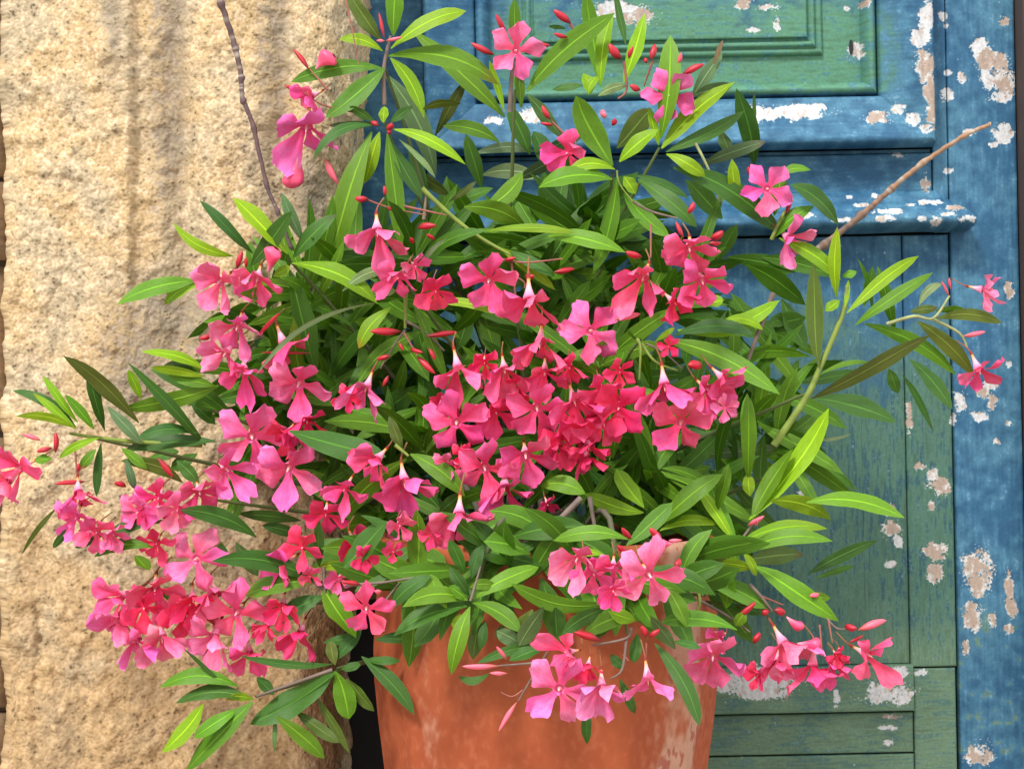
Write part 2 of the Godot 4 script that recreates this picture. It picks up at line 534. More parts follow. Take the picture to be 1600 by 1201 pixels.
func door_maps() -> StandardMaterial3D:
	# paint: blue that has faded to green low down and in the panel, flaked to primer and bare wood in patches
	var k := 0.66
	var w := int(TEX_W * k)
	var h := int(TEX_H * k)
	var im := Image.create(w, h, false, Image.FORMAT_RGB8)
	var hi := Image.create(w, h, false, Image.FORMAT_L8)
	var big := noise(0.006, 4, 11)
	var mid := noise(0.03, 4, 12)
	var fine := noise(0.16, 3, 13)
	var grain := noise(0.05, 3, 14)
	var flake := noise(0.045, 4, 15)
	for j in h:
		for i in w:
			var x := i / k + TEX_X0
			var y := j / k + TEX_Y0
			var b := big.get_noise_2d(x, y)
			var m := mid.get_noise_2d(x, y)
			var f := fine.get_noise_2d(x, y)
			var gr := grain.get_noise_2d(x * 0.25, y * 2.6) if (y > 1045.0 and x < 1490.0) or (y < 374.0 and x < 1460.0) else grain.get_noise_2d(x * 2.6, y * 0.22)
			var green := 0.0
			if x < 1489.0 and y > 374.0:
				green = smoothstep(420.0, 640.0, y + 150.0 * b + 60.0 * m)
			elif x > 770.0 and x < 1415.0 and y < 150.0:
				green = smoothstep(-60.0, 40.0, y + 60.0 * b + 50.0 * m - 10.0) * (1.0 - smoothstep(60.0, 150.0, absf(x - 1090.0) - 190.0 + 60.0 * m)) * 0.95
			elif x > 1489.0:
				green = 0.8 * smoothstep(0.35, 0.5, m + 0.3 * b) * smoothstep(900.0, 1000.0, y)
			var blue := Color(0.024, 0.102, 0.200).lerp(Color(0.056, 0.168, 0.262), clampf(0.5 + 1.1 * b + 0.9 * m + 0.3 * gr, 0, 1))
			var low := Color(0.070, 0.160, 0.118).lerp(Color(0.128, 0.215, 0.135), smoothstep(900.0, 1150.0, y + 100.0 * b))
			low = low.lerp(Color(0.024, 0.078, 0.092), smoothstep(-0.05, 0.42, 0.5 * m - 0.5 * b + 0.9 * gr) * (1.0 - 0.4 * smoothstep(900.0, 1100.0, y)))
			if y < 160.0:
				low = Color(0.092, 0.240, 0.140).lerp(Color(0.04, 0.14, 0.14), smoothstep(0.0, 0.6, 0.6 * m + 0.7 * gr))
			var c := blue.lerp(low, green)
			c = c.lerp(Color(0.30, 0.42, 0.52), 0.22 * smoothstep(0.30, 0.75, 0.5 * f + 0.5 * m + 0.5 * gr))
			var g := 1.0 + (0.13 + 0.20 * green) * gr + 0.18 * f + 0.20 * m
			var hh := 0.70 + 0.10 * gr + 0.06 * f
			var spot := flake.get_noise_2d(x * 1.6 + 900.0, y * 1.6)
			if spot > 0.74:
				c = c.lerp(Color(0.62, 0.62, 0.60), 0.85)
				hh = 0.5
			im.set_pixel(i, j, lin(c.r * g, c.g * g, c.b * g))
			hi.set_pixel(i, j, Color(hh, hh, hh))
	for p in flakes():
		var q := Vector2(p[0] - LEAN * (p[1] - PIVOT.y), p[1] + LEAN * (p[0] - PIVOT.x))
		var rx: float = p[2] * 0.93
		var ry: float = p[3] * 0.93
		var wood: bool = p[4] > 0
		var sc := clampf(13.0 / sqrt(rx * ry), 0.35, 1.5)
		for j in range(maxi(0, int((q.y - ry * 1.7 - TEX_Y0) * k)), mini(h, int((q.y + ry * 1.7 - TEX_Y0) * k) + 1)):
			for i in range(maxi(0, int((q.x - rx * 1.7 - TEX_X0) * k)), mini(w, int((q.x + rx * 1.7 - TEX_X0) * k) + 1)):
				var x := i / k + TEX_X0
				var y := j / k + TEX_Y0
				var d := pow((x - q.x) / rx, 2.0) + pow((y - q.y) / ry, 2.0)
				var e := d + 1.25 * flake.get_noise_2d(x * sc + rx * 9.0, y * sc) + 0.55 * fine.get_noise_2d(x, y)
				if e < 0.92:
					var s := 1.0 + 0.25 * fine.get_noise_2d(x * 1.4, y) + 0.2 * grain.get_noise_2d(x * 2.0, y * 0.4)
					var c := Color(0.54, 0.545, 0.56)
					if wood:
						c = Color(0.37, 0.285, 0.235).lerp(Color(0.56, 0.54, 0.52), smoothstep(0.10, 0.42, 0.8 * mid.get_noise_2d(x * 2.5, y * 1.2) + 0.55 * (e - 0.35)))
					else:
						c = c.lerp(Color(0.44, 0.36, 0.31), smoothstep(0.16, 0.42, mid.get_noise_2d(x * 2.5 + 70.0, y * 1.6)))
					im.set_pixel(i, j, lin(c.r * s, c.g * s, c.b * s))
					var hh := 0.30 + 0.1 * fine.get_noise_2d(x * 2.0, y)
					hi.set_pixel(i, j, Color(hh, hh, hh))
				elif e < 1.7 and fine.get_noise_2d(x * 1.3 + 40.0, y * 1.3) > 0.34 + 0.22 * (e - 0.92):
					im.set_pixel(i, j, lin(0.44, 0.45, 0.46))
				elif e < 1.02:
					hi.set_pixel(i, j, Color(0.92, 0.92, 0.92))
	var mt := mat(Color.WHITE, 0.62)
	mt.albedo_texture = ImageTexture.create_from_image(im)
	mt.heightmap_enabled = true
	mt.heightmap_texture = ImageTexture.create_from_image(hi)
	mt.heightmap_scale = 0.14
	mt.metallic_specular = 0.4
	return mt

func flakes() -> Array:
	# where the paint has come off: x, y, half width, half height, 1 for bare wood
	var a := [[1440, 38, 12, 28, 0], [1430, 62, 14, 20, 0], [1433, 110, 12, 26, 1], [1443, 140, 9, 60, 1], [1446, 185, 8, 22, 1], [1474, 24, 7, 10, 0], [1478, 38, 5, 5, 0], [1568, 32, 8, 8, 1],
		[1534, 74, 18, 18, 0], [1550, 95, 28, 18, 1], [1540, 118, 14, 13, 0], [1570, 128, 18, 26, 1], [1562, 150, 18, 10, 0], [1545, 134, 9, 6, 0], [1480, 113, 7, 6, 0], [1502, 120, 9, 10, 0], [1480, 148, 11, 12, 0],
		[1568, 208, 20, 15, 0], [1550, 225, 9, 5, 0], [1515, 205, 12, 6, 0]]
	a += [[1403, 240, 14, 5, 0], [1232, 178, 60, 14, 0], [1180, 178, 20, 16, 0], [1276, 168, 18, 6, 0], [1365, 186, 22, 11, 1], [1400, 172, 11, 9, 0], [1420, 190, 11, 10, 0], [1436, 205, 9, 8, 0], [1447, 285, 8, 14, 1],
		[1325, 308, 7, 4, 0], [1365, 306, 7, 5, 0], [1445, 318, 20, 5, 0], [1370, 345, 16, 6, 0], [1480, 328, 16, 5, 1], [1500, 345, 15, 6, 0], [1450, 349, 9, 8, 0], [1428, 346, 8, 5, 0], [1480, 265, 9, 5, 0], [1577, 452, 9, 13, 1]]
	a += [[1500, 626, 11, 16, 0], [1546, 600, 14, 9, 0], [1575, 568, 7, 6, 0], [1535, 610, 10, 10, 1], [1530, 648, 13, 10, 0], [1550, 625, 8, 14, 1], [1489, 655, 5, 12, 0], [1574, 660, 5, 5, 0], [1557, 688, 7, 5, 1], [1421, 650, 6, 28, 1],
		[1437, 727, 10, 6, 1], [1458, 740, 10, 10, 0], [1470, 758, 20, 13, 1], [1455, 790, 6, 8, 1], [1260, 771, 12, 7, 0], [1390, 795, 13, 10, 1], [1393, 825, 15, 13, 1], [1405, 845, 8, 14, 0], [1392, 881, 10, 7, 0]]
	a += [[1463, 860, 19, 14, 1], [1460, 893, 13, 16, 1], [1526, 893, 24, 36, 1], [1576, 915, 7, 26, 1], [1580, 946, 10, 18, 1], [1521, 962, 17, 24, 1], [1550, 968, 6, 14, 1], [1508, 1010, 6, 16, 1], [1575, 980, 8, 10, 1],
		[1185, 1066, 72, 24, 0], [1384, 1080, 40, 20, 0], [1403, 1048, 16, 10, 0], [1306, 1090, 6, 14, 0], [1396, 1120, 16, 5, 1], [1388, 1137, 16, 4, 0], [1530, 1178, 24, 20, 1], [1440, 1050, 12, 5, 0], [1390, 1160, 8, 6, 0]]
	a += [[955, 14, 44, 16, 0], [1000, 26, 30, 13, 1], [1160, 4, 18, 9, 1], [1200, 10, 18, 6, 0], [1214, 38, 6, 12, 0], [1176, 46, 12, 5, 0], [835, 183, 30, 12, 0], [1352, 6, 8, 7, 1], [1326, 9, 5, 5, 0], [1340, 76, 12, 13, 0], [770, 190, 18, 8, 0]]
	a += [[1380, 333, 26, 5, 0], [1310, 347, 20, 4, 0], [1470, 338, 14, 4, 0], [1340, 322, 12, 4, 0], [1415, 322, 10, 3, 0], [1250, 340, 16, 5, 0]]
	return a

var pot_at := Vector3(0.0374, 0.0, 0.0)

func pot_material() -> StandardMaterial3D:
	var im := Image.create(1024, 384, false, Image.FORMAT_RGB8)
	var hi := Image.create(1024, 384, false, Image.FORMAT_L8)
	var a := noise(0.010, 4, 31)
	var b := noise(0.09, 3, 32)
	for j in 384:
		for i in 1024:
			# u = 0.25 faces the camera; u grows towards the right
			var x := float(i)
			var wrap := smoothstep(0.0, 60.0, x) * (1.0 - smoothstep(964.0, 1024.0, x))
			var st := a.get_noise_2d(x * 2.2, j * 0.30) * wrap
			var f := b.get_noise_2d(x, j * 0.8)
			var bl := a.get_noise_2d(x * 1.1 + 500.0, j * 1.4) * wrap
			var c := Color(0.365, 0.088, 0.033).lerp(Color(0.32, 0.070, 0.027), clampf(0.5 + 0.6 * bl + 0.5 * st, 0, 1))
			c = c.lerp(Color(0.42, 0.14, 0.07), 0.25 * smoothstep(0.1, 0.5, f + 0.5 * st))
			# lime bloom, thickest in a run on the side towards the door's latch
			var run := exp(-pow((x - 400.0) / 34.0, 2.0)) * 1.0 + 0.35 * exp(-pow((x - 138.0) / 16.0, 2.0)) + 0.22 * exp(-pow((x - 700.0) / 90.0, 2.0))
			var lime := smoothstep(0.16, 0.75, run * (0.85 + 0.9 * bl + 0.5 * st) + 0.16 * f)
			c = c.lerp(Color(0.50, 0.29, 0.20), lime * 0.85)
			c = c.lerp(Color(0.30, 0.05, 0.03), 0.7 * smoothstep(0.34, 0.5, b.get_noise_2d(x * 0.5 + 300.0, j * 0.4) * (0.5 + lime)))
			var g := 1.0 + 0.10 * f
			im.set_pixel(i, j, lin(c.r * g, c.g * g, c.b * g))
			var h := 0.5 + 0.25 * f + 0.2 * st
			hi.set_pixel(i, j, Color(h, h, h))
	var m := mat(Color.WHITE, 0.78)
	m.albedo_texture = ImageTexture.create_from_image(im)
	m.heightmap_enabled = true
	m.heightmap_texture = ImageTexture.create_from_image(hi)
	m.heightmap_scale = 0.05
	m.metallic_specular = 0.35
	return m

func build_pot() -> void:
	var pot := thing("terracotta_pot", "large terracotta flower pot with flat vertical panels and pale lime streaks", "flower pot", pot_at)
	var prof := [[0.0, 0.012], [0.135, 0.012], [0.142, 0.004], [0.148, 0.0], [0.152, 0.006], [0.156, 0.05], [0.1665, 0.15], [0.1745, 0.22], [0.1815, 0.28], [0.188, 0.330], [0.1925, 0.375], [0.1935, 0.41], [0.1915, 0.45], [0.1885, 0.485],
		[0.1880, 0.492], [0.1915, 0.496], [0.1930, 0.504], [0.1930, 0.522], [0.1905, 0.5305], [0.1850, 0.5325], [0.1790, 0.530], [0.1760, 0.522], [0.1740, 0.49], [0.1700, 0.44]]
	var pos := PackedVector3Array()
	var uv := PackedVector2Array()
	var n := 224
	for i in prof.size():
		for k in n + 1:
			var th := TAU * k / n
			var r: float = prof[i][0]
			var y: float = prof[i][1]
			if i > 4 and i < 14:
				var q := fmod(th + 0.21, TAU / 14.0) - TAU / 28.0
				r *= lerpf(1.0, cos(TAU / 28.0) / cos(q) * 1.013, 1.0)
			r += 0.0006 * soft.get_noise_3d(cos(th) * 60.0, y * 300.0, sin(th) * 60.0) if r > 0.1 else 0.0
			pos.append(Vector3(-cos(th) * r, y, sin(th) * r))
			uv.append(Vector2(float(k) / n, 1.0 - y / 0.54))
	obj("pot_wall", grid_mesh(pos, uv, PackedColorArray(), prof.size(), n + 1), pot_material(), pot)
	var sp := PackedVector3Array()
	var su := PackedVector2Array()
	for i in 14:
		for k in 49:
			var th := TAU * k / 48.0
			var r := 0.1735 * i / 13.0
			sp.append(Vector3(cos(th) * r, 0.487 + 0.006 * soft.get_noise_2d(cos(th) * r * 900.0, sin(th) * r * 900.0), sin(th) * r))
			su.append(Vector2(cos(th), sin(th)) * r * 4.0)
	var sm := mat(lin(0.060, 0.042, 0.030), 0.95)
	obj("soil", grid_mesh(sp, su, PackedColorArray(), 14, 49), sm, pot)

func stone_material(seed_: int, warm: Color, dark: Color) -> StandardMaterial3D:
	var w := 640
	var h := 1024
	var im := Image.create(w, h, false, Image.FORMAT_RGB8)
	var hi := Image.create(w, h, false, Image.FORMAT_L8)
	var a := noise(0.008, 4, seed_)
	var b := noise(0.05, 4, seed_ + 1)
	var f := noise(0.13, 4, seed_ + 2)
	for j in h:
		for i in w:
			var x := float(i)
			var y := j * 1.25 - 60.0        # one texel is 1.25 photograph pixels
			x *= 1.25
			var n1 := a.get_noise_2d(x, y)
			var n2 := b.get_noise_2d(x, y * 0.85)
			var n3 := f.get_noise_2d(x, y)
			var c := warm.lerp(Color(warm.r * 0.98, warm.g * 0.86, warm.b * 0.66), clampf(0.45 + 1.1 * n1 + 0.5 * n2, 0, 1))
			c = c.lerp(Color(warm.r * 1.18, warm.g * 1.22, warm.b * 1.32), 0.55 * smoothstep(0.05, 0.4, n2 + 0.5 * n3))
			c = c.lerp(Color(0.42, 0.225, 0.11), 0.34 * smoothstep(0.10, 0.48, n2 * 0.6 - n3 * 0.8 + 0.15 * n1))
			# rusty lower part, grey runs with painted shade of the flutes, a grey blotch
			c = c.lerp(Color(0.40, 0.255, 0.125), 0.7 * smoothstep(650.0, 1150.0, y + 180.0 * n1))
			var stain_shade := 0.0
			stain_shade += 1.5 * exp(-pow((x - 275.0 + 14.0 * n2) / 24.0, 2.0)) * (1.0 - smoothstep(200.0, 420.0, y))
			stain_shade += 1.2 * exp(-pow((x - 440.0 + 12.0 * n2) / 22.0, 2.0)) * (1.0 - smoothstep(120.0, 260.0, y))
			stain_shade += 0.9 * exp(-pow((x - 190.0 + 12.0 * n2) / 14.0, 2.0)) * (1.0 - smoothstep(60.0, 200.0, y))
			stain_shade += 1.5 * exp(-pow((x - 275.0) / 66.0, 2.0) - pow((y - 500.0) / 75.0, 2.0))
			stain_shade += 1.3 * exp(-pow((x - 215.0) / 45.0, 2.0) - pow((y - 590.0) / 50.0, 2.0))
			stain_shade += 1.0 * exp(-pow((x - 500.0) / 50.0, 2.0) - pow((y - 330.0) / 90.0, 2.0))
			stain_shade = clampf(stain_shade * (0.75 + 1.3 * n2 + 0.5 * n3) + 0.35 * smoothstep(0.25, 0.6, n1 + 0.3 * n2), 0.0, 1.0)
			c = c.lerp(dark, 0.72 * stain_shade)
			var pit := smoothstep(0.46, 0.75, -n3 * 0.7 - n2 * 0.8)
			c = c.lerp(Color(0.17, 0.10, 0.055), 0.75 * pit)
			var g := 0.94 + 0.24 * n3 + 0.34 * n2 + 0.22 * n1
			im.set_pixel(i, j, lin(c.r * g, c.g * g, c.b * g))
			var hh := clampf(0.5 + 0.20 * n3 + 0.42 * n2 - 0.2 * pit, 0.0, 1.0)
			hi.set_pixel(i, j, Color(hh, hh, hh))
	var m := mat(Color.WHITE, 0.95)
	m.albedo_texture = ImageTexture.create_from_image(im)
	m.heightmap_enabled = true
	m.heightmap_texture = ImageTexture.create_from_image(hi)
	m.heightmap_scale = 0.34
	m.metallic_specular = 0.2
	return m

func build_pillar() -> void:
	var z := -0.09
	var kk := (CZ - z) / F
	var x0 := (-3.0 - 800.0) * kk
	var x1 := (566.0 - 800.0) * kk
	# outline from the joint on one side, over the face, round the worn arris and back to the door
	var line := PackedVector3Array()     # x, z, arc length in photograph pixels
	var rad := 0.085
	for i in 8:
		line.append(Vector3(x0 + 0.004 * (i / 7.0 - 1.0) * (i / 7.0 - 1.0), lerpf(z - 0.10, z - 0.012, i / 7.0), 0))
	for i in 190:
		line.append(Vector3(lerpf(x0 + 0.010, x1 - rad, i / 189.0), z, 0))
	for i in 26:
		var th := PI / 2.0 * (i + 1) / 26.0
		line.append(Vector3(x1 - rad + sin(th) * rad, z - rad + cos(th) * rad, 0))
	for i in 30:
		line.append(Vector3(x1, lerpf(z - rad - 0.004, DOOR_Z - 0.03, i / 29.0), 0))
	var s := 8.0
	for i in line.size():
		if i > 0:
			s += Vector2(line[i].x - line[i - 1].x, line[i].y - line[i - 1].y).length() / kk * (1.0 if i > 8 else 0.1)
		line[i].z = s
	var rows := PackedFloat32Array()
	for i in 8:
		rows.append(lerpf(0.0, 0.20, i / 8.0))
	for i in 381:
		rows.append(lerpf(0.20, 1.20, i / 380.0))
	for i in 30:
		rows.append(lerpf(1.22, 2.6, i / 29.0))
	var lump := noise(9.0, 3, 41)
	var grit := noise(60.0, 4, 42)
	var pos := PackedVector3Array()
	var uv := PackedVector2Array()
	var base := Vector3((x0 + x1) * 0.5, 0, z)
	for y in rows:
		var py := 600.5 + (CH - y) / kk
		for p in line:
			var px := 800.0 + p.x / kk
			var edge := smoothstep(30.0, 6.0, px) * kk * (13.0 * lump.get_noise_2d(3.0, y * 0.9) + 3.0 * grit.get_noise_2d(1.0, y))
			var out := 0.022 * lump.get_noise_3d(p.x * 0.35 + 5.0, y * 0.14, 0.0) + 0.0085 * lump.get_noise_3d(p.x, y * 0.7, p.y) + 0.0017 * grit.get_noise_3d(p.x, y, p.y)
			out += 0.004 * smoothstep(0.0, 0.5, grit.get_noise_3d(p.x * 0.4 + 7.0, y * 0.4, p.y * 0.4))
			out -= 0.024 * exp(-pow((px - 282.0 + 8.0 * sin(py * 0.012)) / 30.0, 2.0)) * (1.0 - 0.8 * smoothstep(330.0, 700.0, py))
			out -= 0.020 * exp(-pow((px - 440.0) / 28.0, 2.0)) * (1.0 - 0.7 * smoothstep(200.0, 520.0, py))
			out -= 0.014 * smoothstep(200.0, 214.0, px) * (1.0 - smoothstep(214.0, 300.0, px)) * (1.0 - smoothstep(300.0, 600.0, py))
			out -= 0.006 * exp(-pow((px - 56.0 + 4.0 * sin(py * 0.03)) / 5.0, 2.0)) * smoothstep(900.0, 1000.0, py) * (0.3 + absf(grit.get_noise_2d(0.3, y * 0.6)) * 2.0)
			var nx := clampf((p.x - (x1 - rad)) / rad, 0.0, 1.0)
			var waist := 0.014 * smoothstep(100.0, 420.0, py) * (1.0 - smoothstep(700.0, 1000.0, py)) * nx + 0.034 * smoothstep(850.0, 1080.0, py) * nx
			pos.append(Vector3(p.x + nx * out - waist + edge, y, p.y + sqrt(1.0 - nx * nx) * out) - base)
			uv.append(Vector2(p.z / 800.0, (py + 60.0) / 1280.0))
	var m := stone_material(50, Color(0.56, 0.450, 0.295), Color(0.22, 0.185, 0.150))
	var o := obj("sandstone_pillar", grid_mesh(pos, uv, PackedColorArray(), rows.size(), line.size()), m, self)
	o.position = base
	o.set_meta("label", "tan sandstone door pillar, rough and pitted with grey streaks")
	o.set_meta("category", "pillar")
	o.set_meta("kind", "thing")

	# the stones of the wall on the pillar's far side, only their edges in view
	var wall := thing("stone_wall", "brown stone wall set back behind the pillar's outer edge", "wall", Vector3(x0 - 0.35, 0, z - 0.06))
	var wm := mat(Color.WHITE, 0.95)
	wm.albedo_texture = m.albedo_texture
	wm.albedo_color = lin(0.52, 0.44, 0.40)
	wm.uv1_triplanar = true
	wm.uv1_scale = Vector3(1.3, 1.0, 1.3)
	var y := 0.0
	var courses := [0.31, 0.17, 0.16, 0.205, 0.10, 0.29, 0.30, 0.30, 0.26, 0.25, 0.28]
	for i in courses.size():
		var hgt: float = courses[i]
		var cut := -0.08 if i % 2 == 0 else 0.10
		for part in [[-0.40, cut], [cut, 0.352]]:
			var bm := stone_block(Vector3(part[0] + 0.004, y + 0.004, -0.16), Vector3(part[1] - 0.004, y + hgt - 0.004, rng.randf_range(-0.004, 0.03) + 0.02), 300 + i)
			obj("stone", bm, wm, wall)
		y += hgt
	var back := BoxMesh.new()
	back.size = Vector3(0.75, y, 0.2)
	var mo := obj("mortar", back, mat(lin(0.22, 0.17, 0.13), 0.95), wall)
	mo.position = Vector3(-0.024, y * 0.5, -0.115)

func stone_block(a: Vector3, b: Vector3, sd: int) -> ArrayMesh:
	var n := noise(12.0, 3, sd)
	var pos := PackedVector3Array()
	var nx := 14
	var ny := 10
	for j in ny:
		for i in nx:
			var u := clampf((i - 1.0) / (nx - 3.0), 0.0, 1.0)
			var v := clampf((j - 1.0) / (ny - 3.0), 0.0, 1.0)
			var edge := i == 0 or j == 0 or i == nx - 1 or j == ny - 1
			var rim := minf(minf(u, 1.0 - u) * (b.x - a.x), minf(v, 1.0 - v) * (b.y - a.y))
			var z := a.z if edge else b.z - 0.014 * exp(-rim / 0.008) + 0.006 * n.get_noise_2d(u + a.x, v + a.y)
			pos.append(Vector3(lerpf(a.x, b.x, u), lerpf(a.y, b.y, v), z))
	return grid_mesh(pos, PackedVector2Array(), PackedColorArray(), ny, nx)

func build_door() -> void:
	var door := thing("wooden_door", "old blue wooden door faded green low down, its paint flaking off in white patches", "door", Vector3((PIVOT.x - 800.0) * DK, CH, DOOR_Z))
	door.rotation.z = LEAN
	var m := door_maps()
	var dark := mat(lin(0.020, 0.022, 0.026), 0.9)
	board("gap_shade_sheet", 515, -1400, 1598, 1446, -0.030, door, dark, 0.02)  # added near-black sheet: painted shade for the gaps and below the left stile
	board("stile", 1490, -1400, 1597, 1440, 0.0, door, m, 0.03, 0.003)
	board("stile", 1465.5, -1400, 1488.5, 371, -0.0015, door, m, 0.03, 0.0015)
	board("stile", 515, -1400, 672, 905, 0.0, door, m, 0.03, 0.003)
	# upper panel
	board("panel_field", 768, -560, 1366, 136, -0.016, door, m, 0.012, 0.001)
	board("raised_panel", 845, -520, 1273, 61.5, -0.003, door, m, 0.010, 0.002)
	var tall := 620.0
	mitred("panel_moulding", Rect2(845, 62 - tall, 1273 - 845, tall), [[0, -0.006], [2, -0.009], [4, -0.0105], [6, -0.006], [11, -0.0055], [13, -0.008], [15, -0.0125], [17, -0.0095], [22, -0.009], [25, -0.012], [26, -0.017]], ["bottom", "right", "left"], door, m)
	mitred("panel_bead", Rect2(775, 131 - tall - 60, 1358 - 775, tall + 60), [[0, -0.017], [1, -0.011], [4, -0.002], [9, 0.0055], [14, 0.008], [19, 0.004], [22, -0.004], [24, -0.012]], ["bottom", "right", "left"], door, m)
	mitred("frame_moulding", Rect2(752, 157 - tall - 100, 1384 - 752, tall + 100), [[-3, -0.012], [0, 0.003], [3, 0.0055], [8, 0.0065], [40, 0.021], [66, 0.0365], [73, 0.0385], [77, 0.034], [79, 0.020], [80.5, -0.003]], ["bottom", "right", "left"], door, m)
	# keyhole
	var kh := door_xy(1344, 76)
	var plate := CylinderMesh.new()
	plate.top_radius = 0.0048
	plate.bottom_radius = 0.0048
	plate.height = 0.003
	var ko := obj("keyhole", plate, dark, door)
	ko.rotation.x = PI / 2
	ko.scale = Vector3(0.55, 1, 2.0)
	ko.position = Vector3(kh.x, kh.y, -0.0155)
	# rail under the panel, then the weather moulding with its mitred end
	board("rail", 674, 246, 1464, 306, -0.004, door, m, 0.026, 0.002)
	board("rail", 674, 239, 1464, 245, -0.010, door, m, 0.018, 0.001)
	var prof := [[304.0, -0.004, 0.0], [306.0, 0.003, 0.05], [318.0, 0.014, 0.30], [322.0, 0.0145, 0.36], [324.0, 0.020, 0.42], [338.0, 0.036, 0.74], [348.0, 0.0455, 0.95], [355.0, 0.0475, 1.0], [361.0, 0.0445, 1.0], [365.0, 0.034, 0.98], [367.0, 0.018, 0.97], [369.0, 0.008, 0.97], [370.0, -0.006, 0.96]]
	var pos := PackedVector3Array()
	var uv := PackedVector2Array()
	for p in prof:
		var e0: float = lerpf(668.0, 612.0, p[2])
		var e1: float = lerpf(1462.0, 1518.0, p[2])
		for q in 42:
			var x := lerpf(e0, e1, clampf((q - 1) / 39.0, 0.0, 1.0))
			var d := door_xy(x, p[0] + soft.get_noise_2d(x * 0.3, p[0]) * 1.5)
			pos.append(Vector3(d.x, d.y, -0.006 if q == 0 or q == 41 else p[1] + soft.get_noise_2d(x * 0.5, p[0] * 0.5 + 50.0) * 0.0010))
			uv.append(door_uv(d))
	obj("weather_moulding", grid_mesh(pos, uv, PackedColorArray(), prof.size(), 42), m, door)
	# lower panel: upright boards, a side strip, and the bottom rails
	var cuts := [674.0, 1347.0, 1415.0]
	for i in cuts.size() - 1:
		board("panel_board", cuts[i] + 0.02, 374, cuts[i + 1] - 0.02, 1044, -0.0085 - 0.0003 * (i % 2), door, m, 0.016, 0.0004)
	board("panel_strip", 1416, 374, 1488, 1050, -0.0045, door, m, 0.022, 0.002)
	board("panel_strip", 1420, 1052.5, 1486, 1300, -0.0055, door, m, 0.022, 0.002)
	board("bottom_rail", 674, 1045, 1418.5, 1117, 0.0035, door, m, 0.028, 0.002)
	board("bottom_board", 674, 1121, 1419, 1184, -0.0085, door, m, 0.018, 0.002)
	board("bottom_board", 674, 1186.5, 1419, 1430, -0.0075, door, m, 0.018, 0.002)

	var post := thing("door_post", "dark brown wooden post at the door's hinge edge", "door post", Vector3((PIVOT.x - 800.0) * DK, CH, DOOR_Z))
	post.rotation.z = LEAN
	var pm := mat(lin(0.060, 0.038, 0.034), 0.85)
	board("post_face", 1599, -1400, 1720, 1446, 0.035, post, pm, 0.10, 0.004)

	var lintel := stone_block(Vector3(-0.9, 0, -0.25), Vector3(0.95, 0.30, 0.12), 77)
	var lm := mat(lin(0.50, 0.37, 0.22), 0.95)
	var lo := obj("stone_lintel", lintel, lm, self)
	lo.position = Vector3(0.25, 2.30, DOOR_Z - 0.02)
	lo.set_meta("label", "long sandstone lintel lying across the top of the door")
	lo.set_meta("category", "lintel")
	lo.set_meta("kind", "thing")

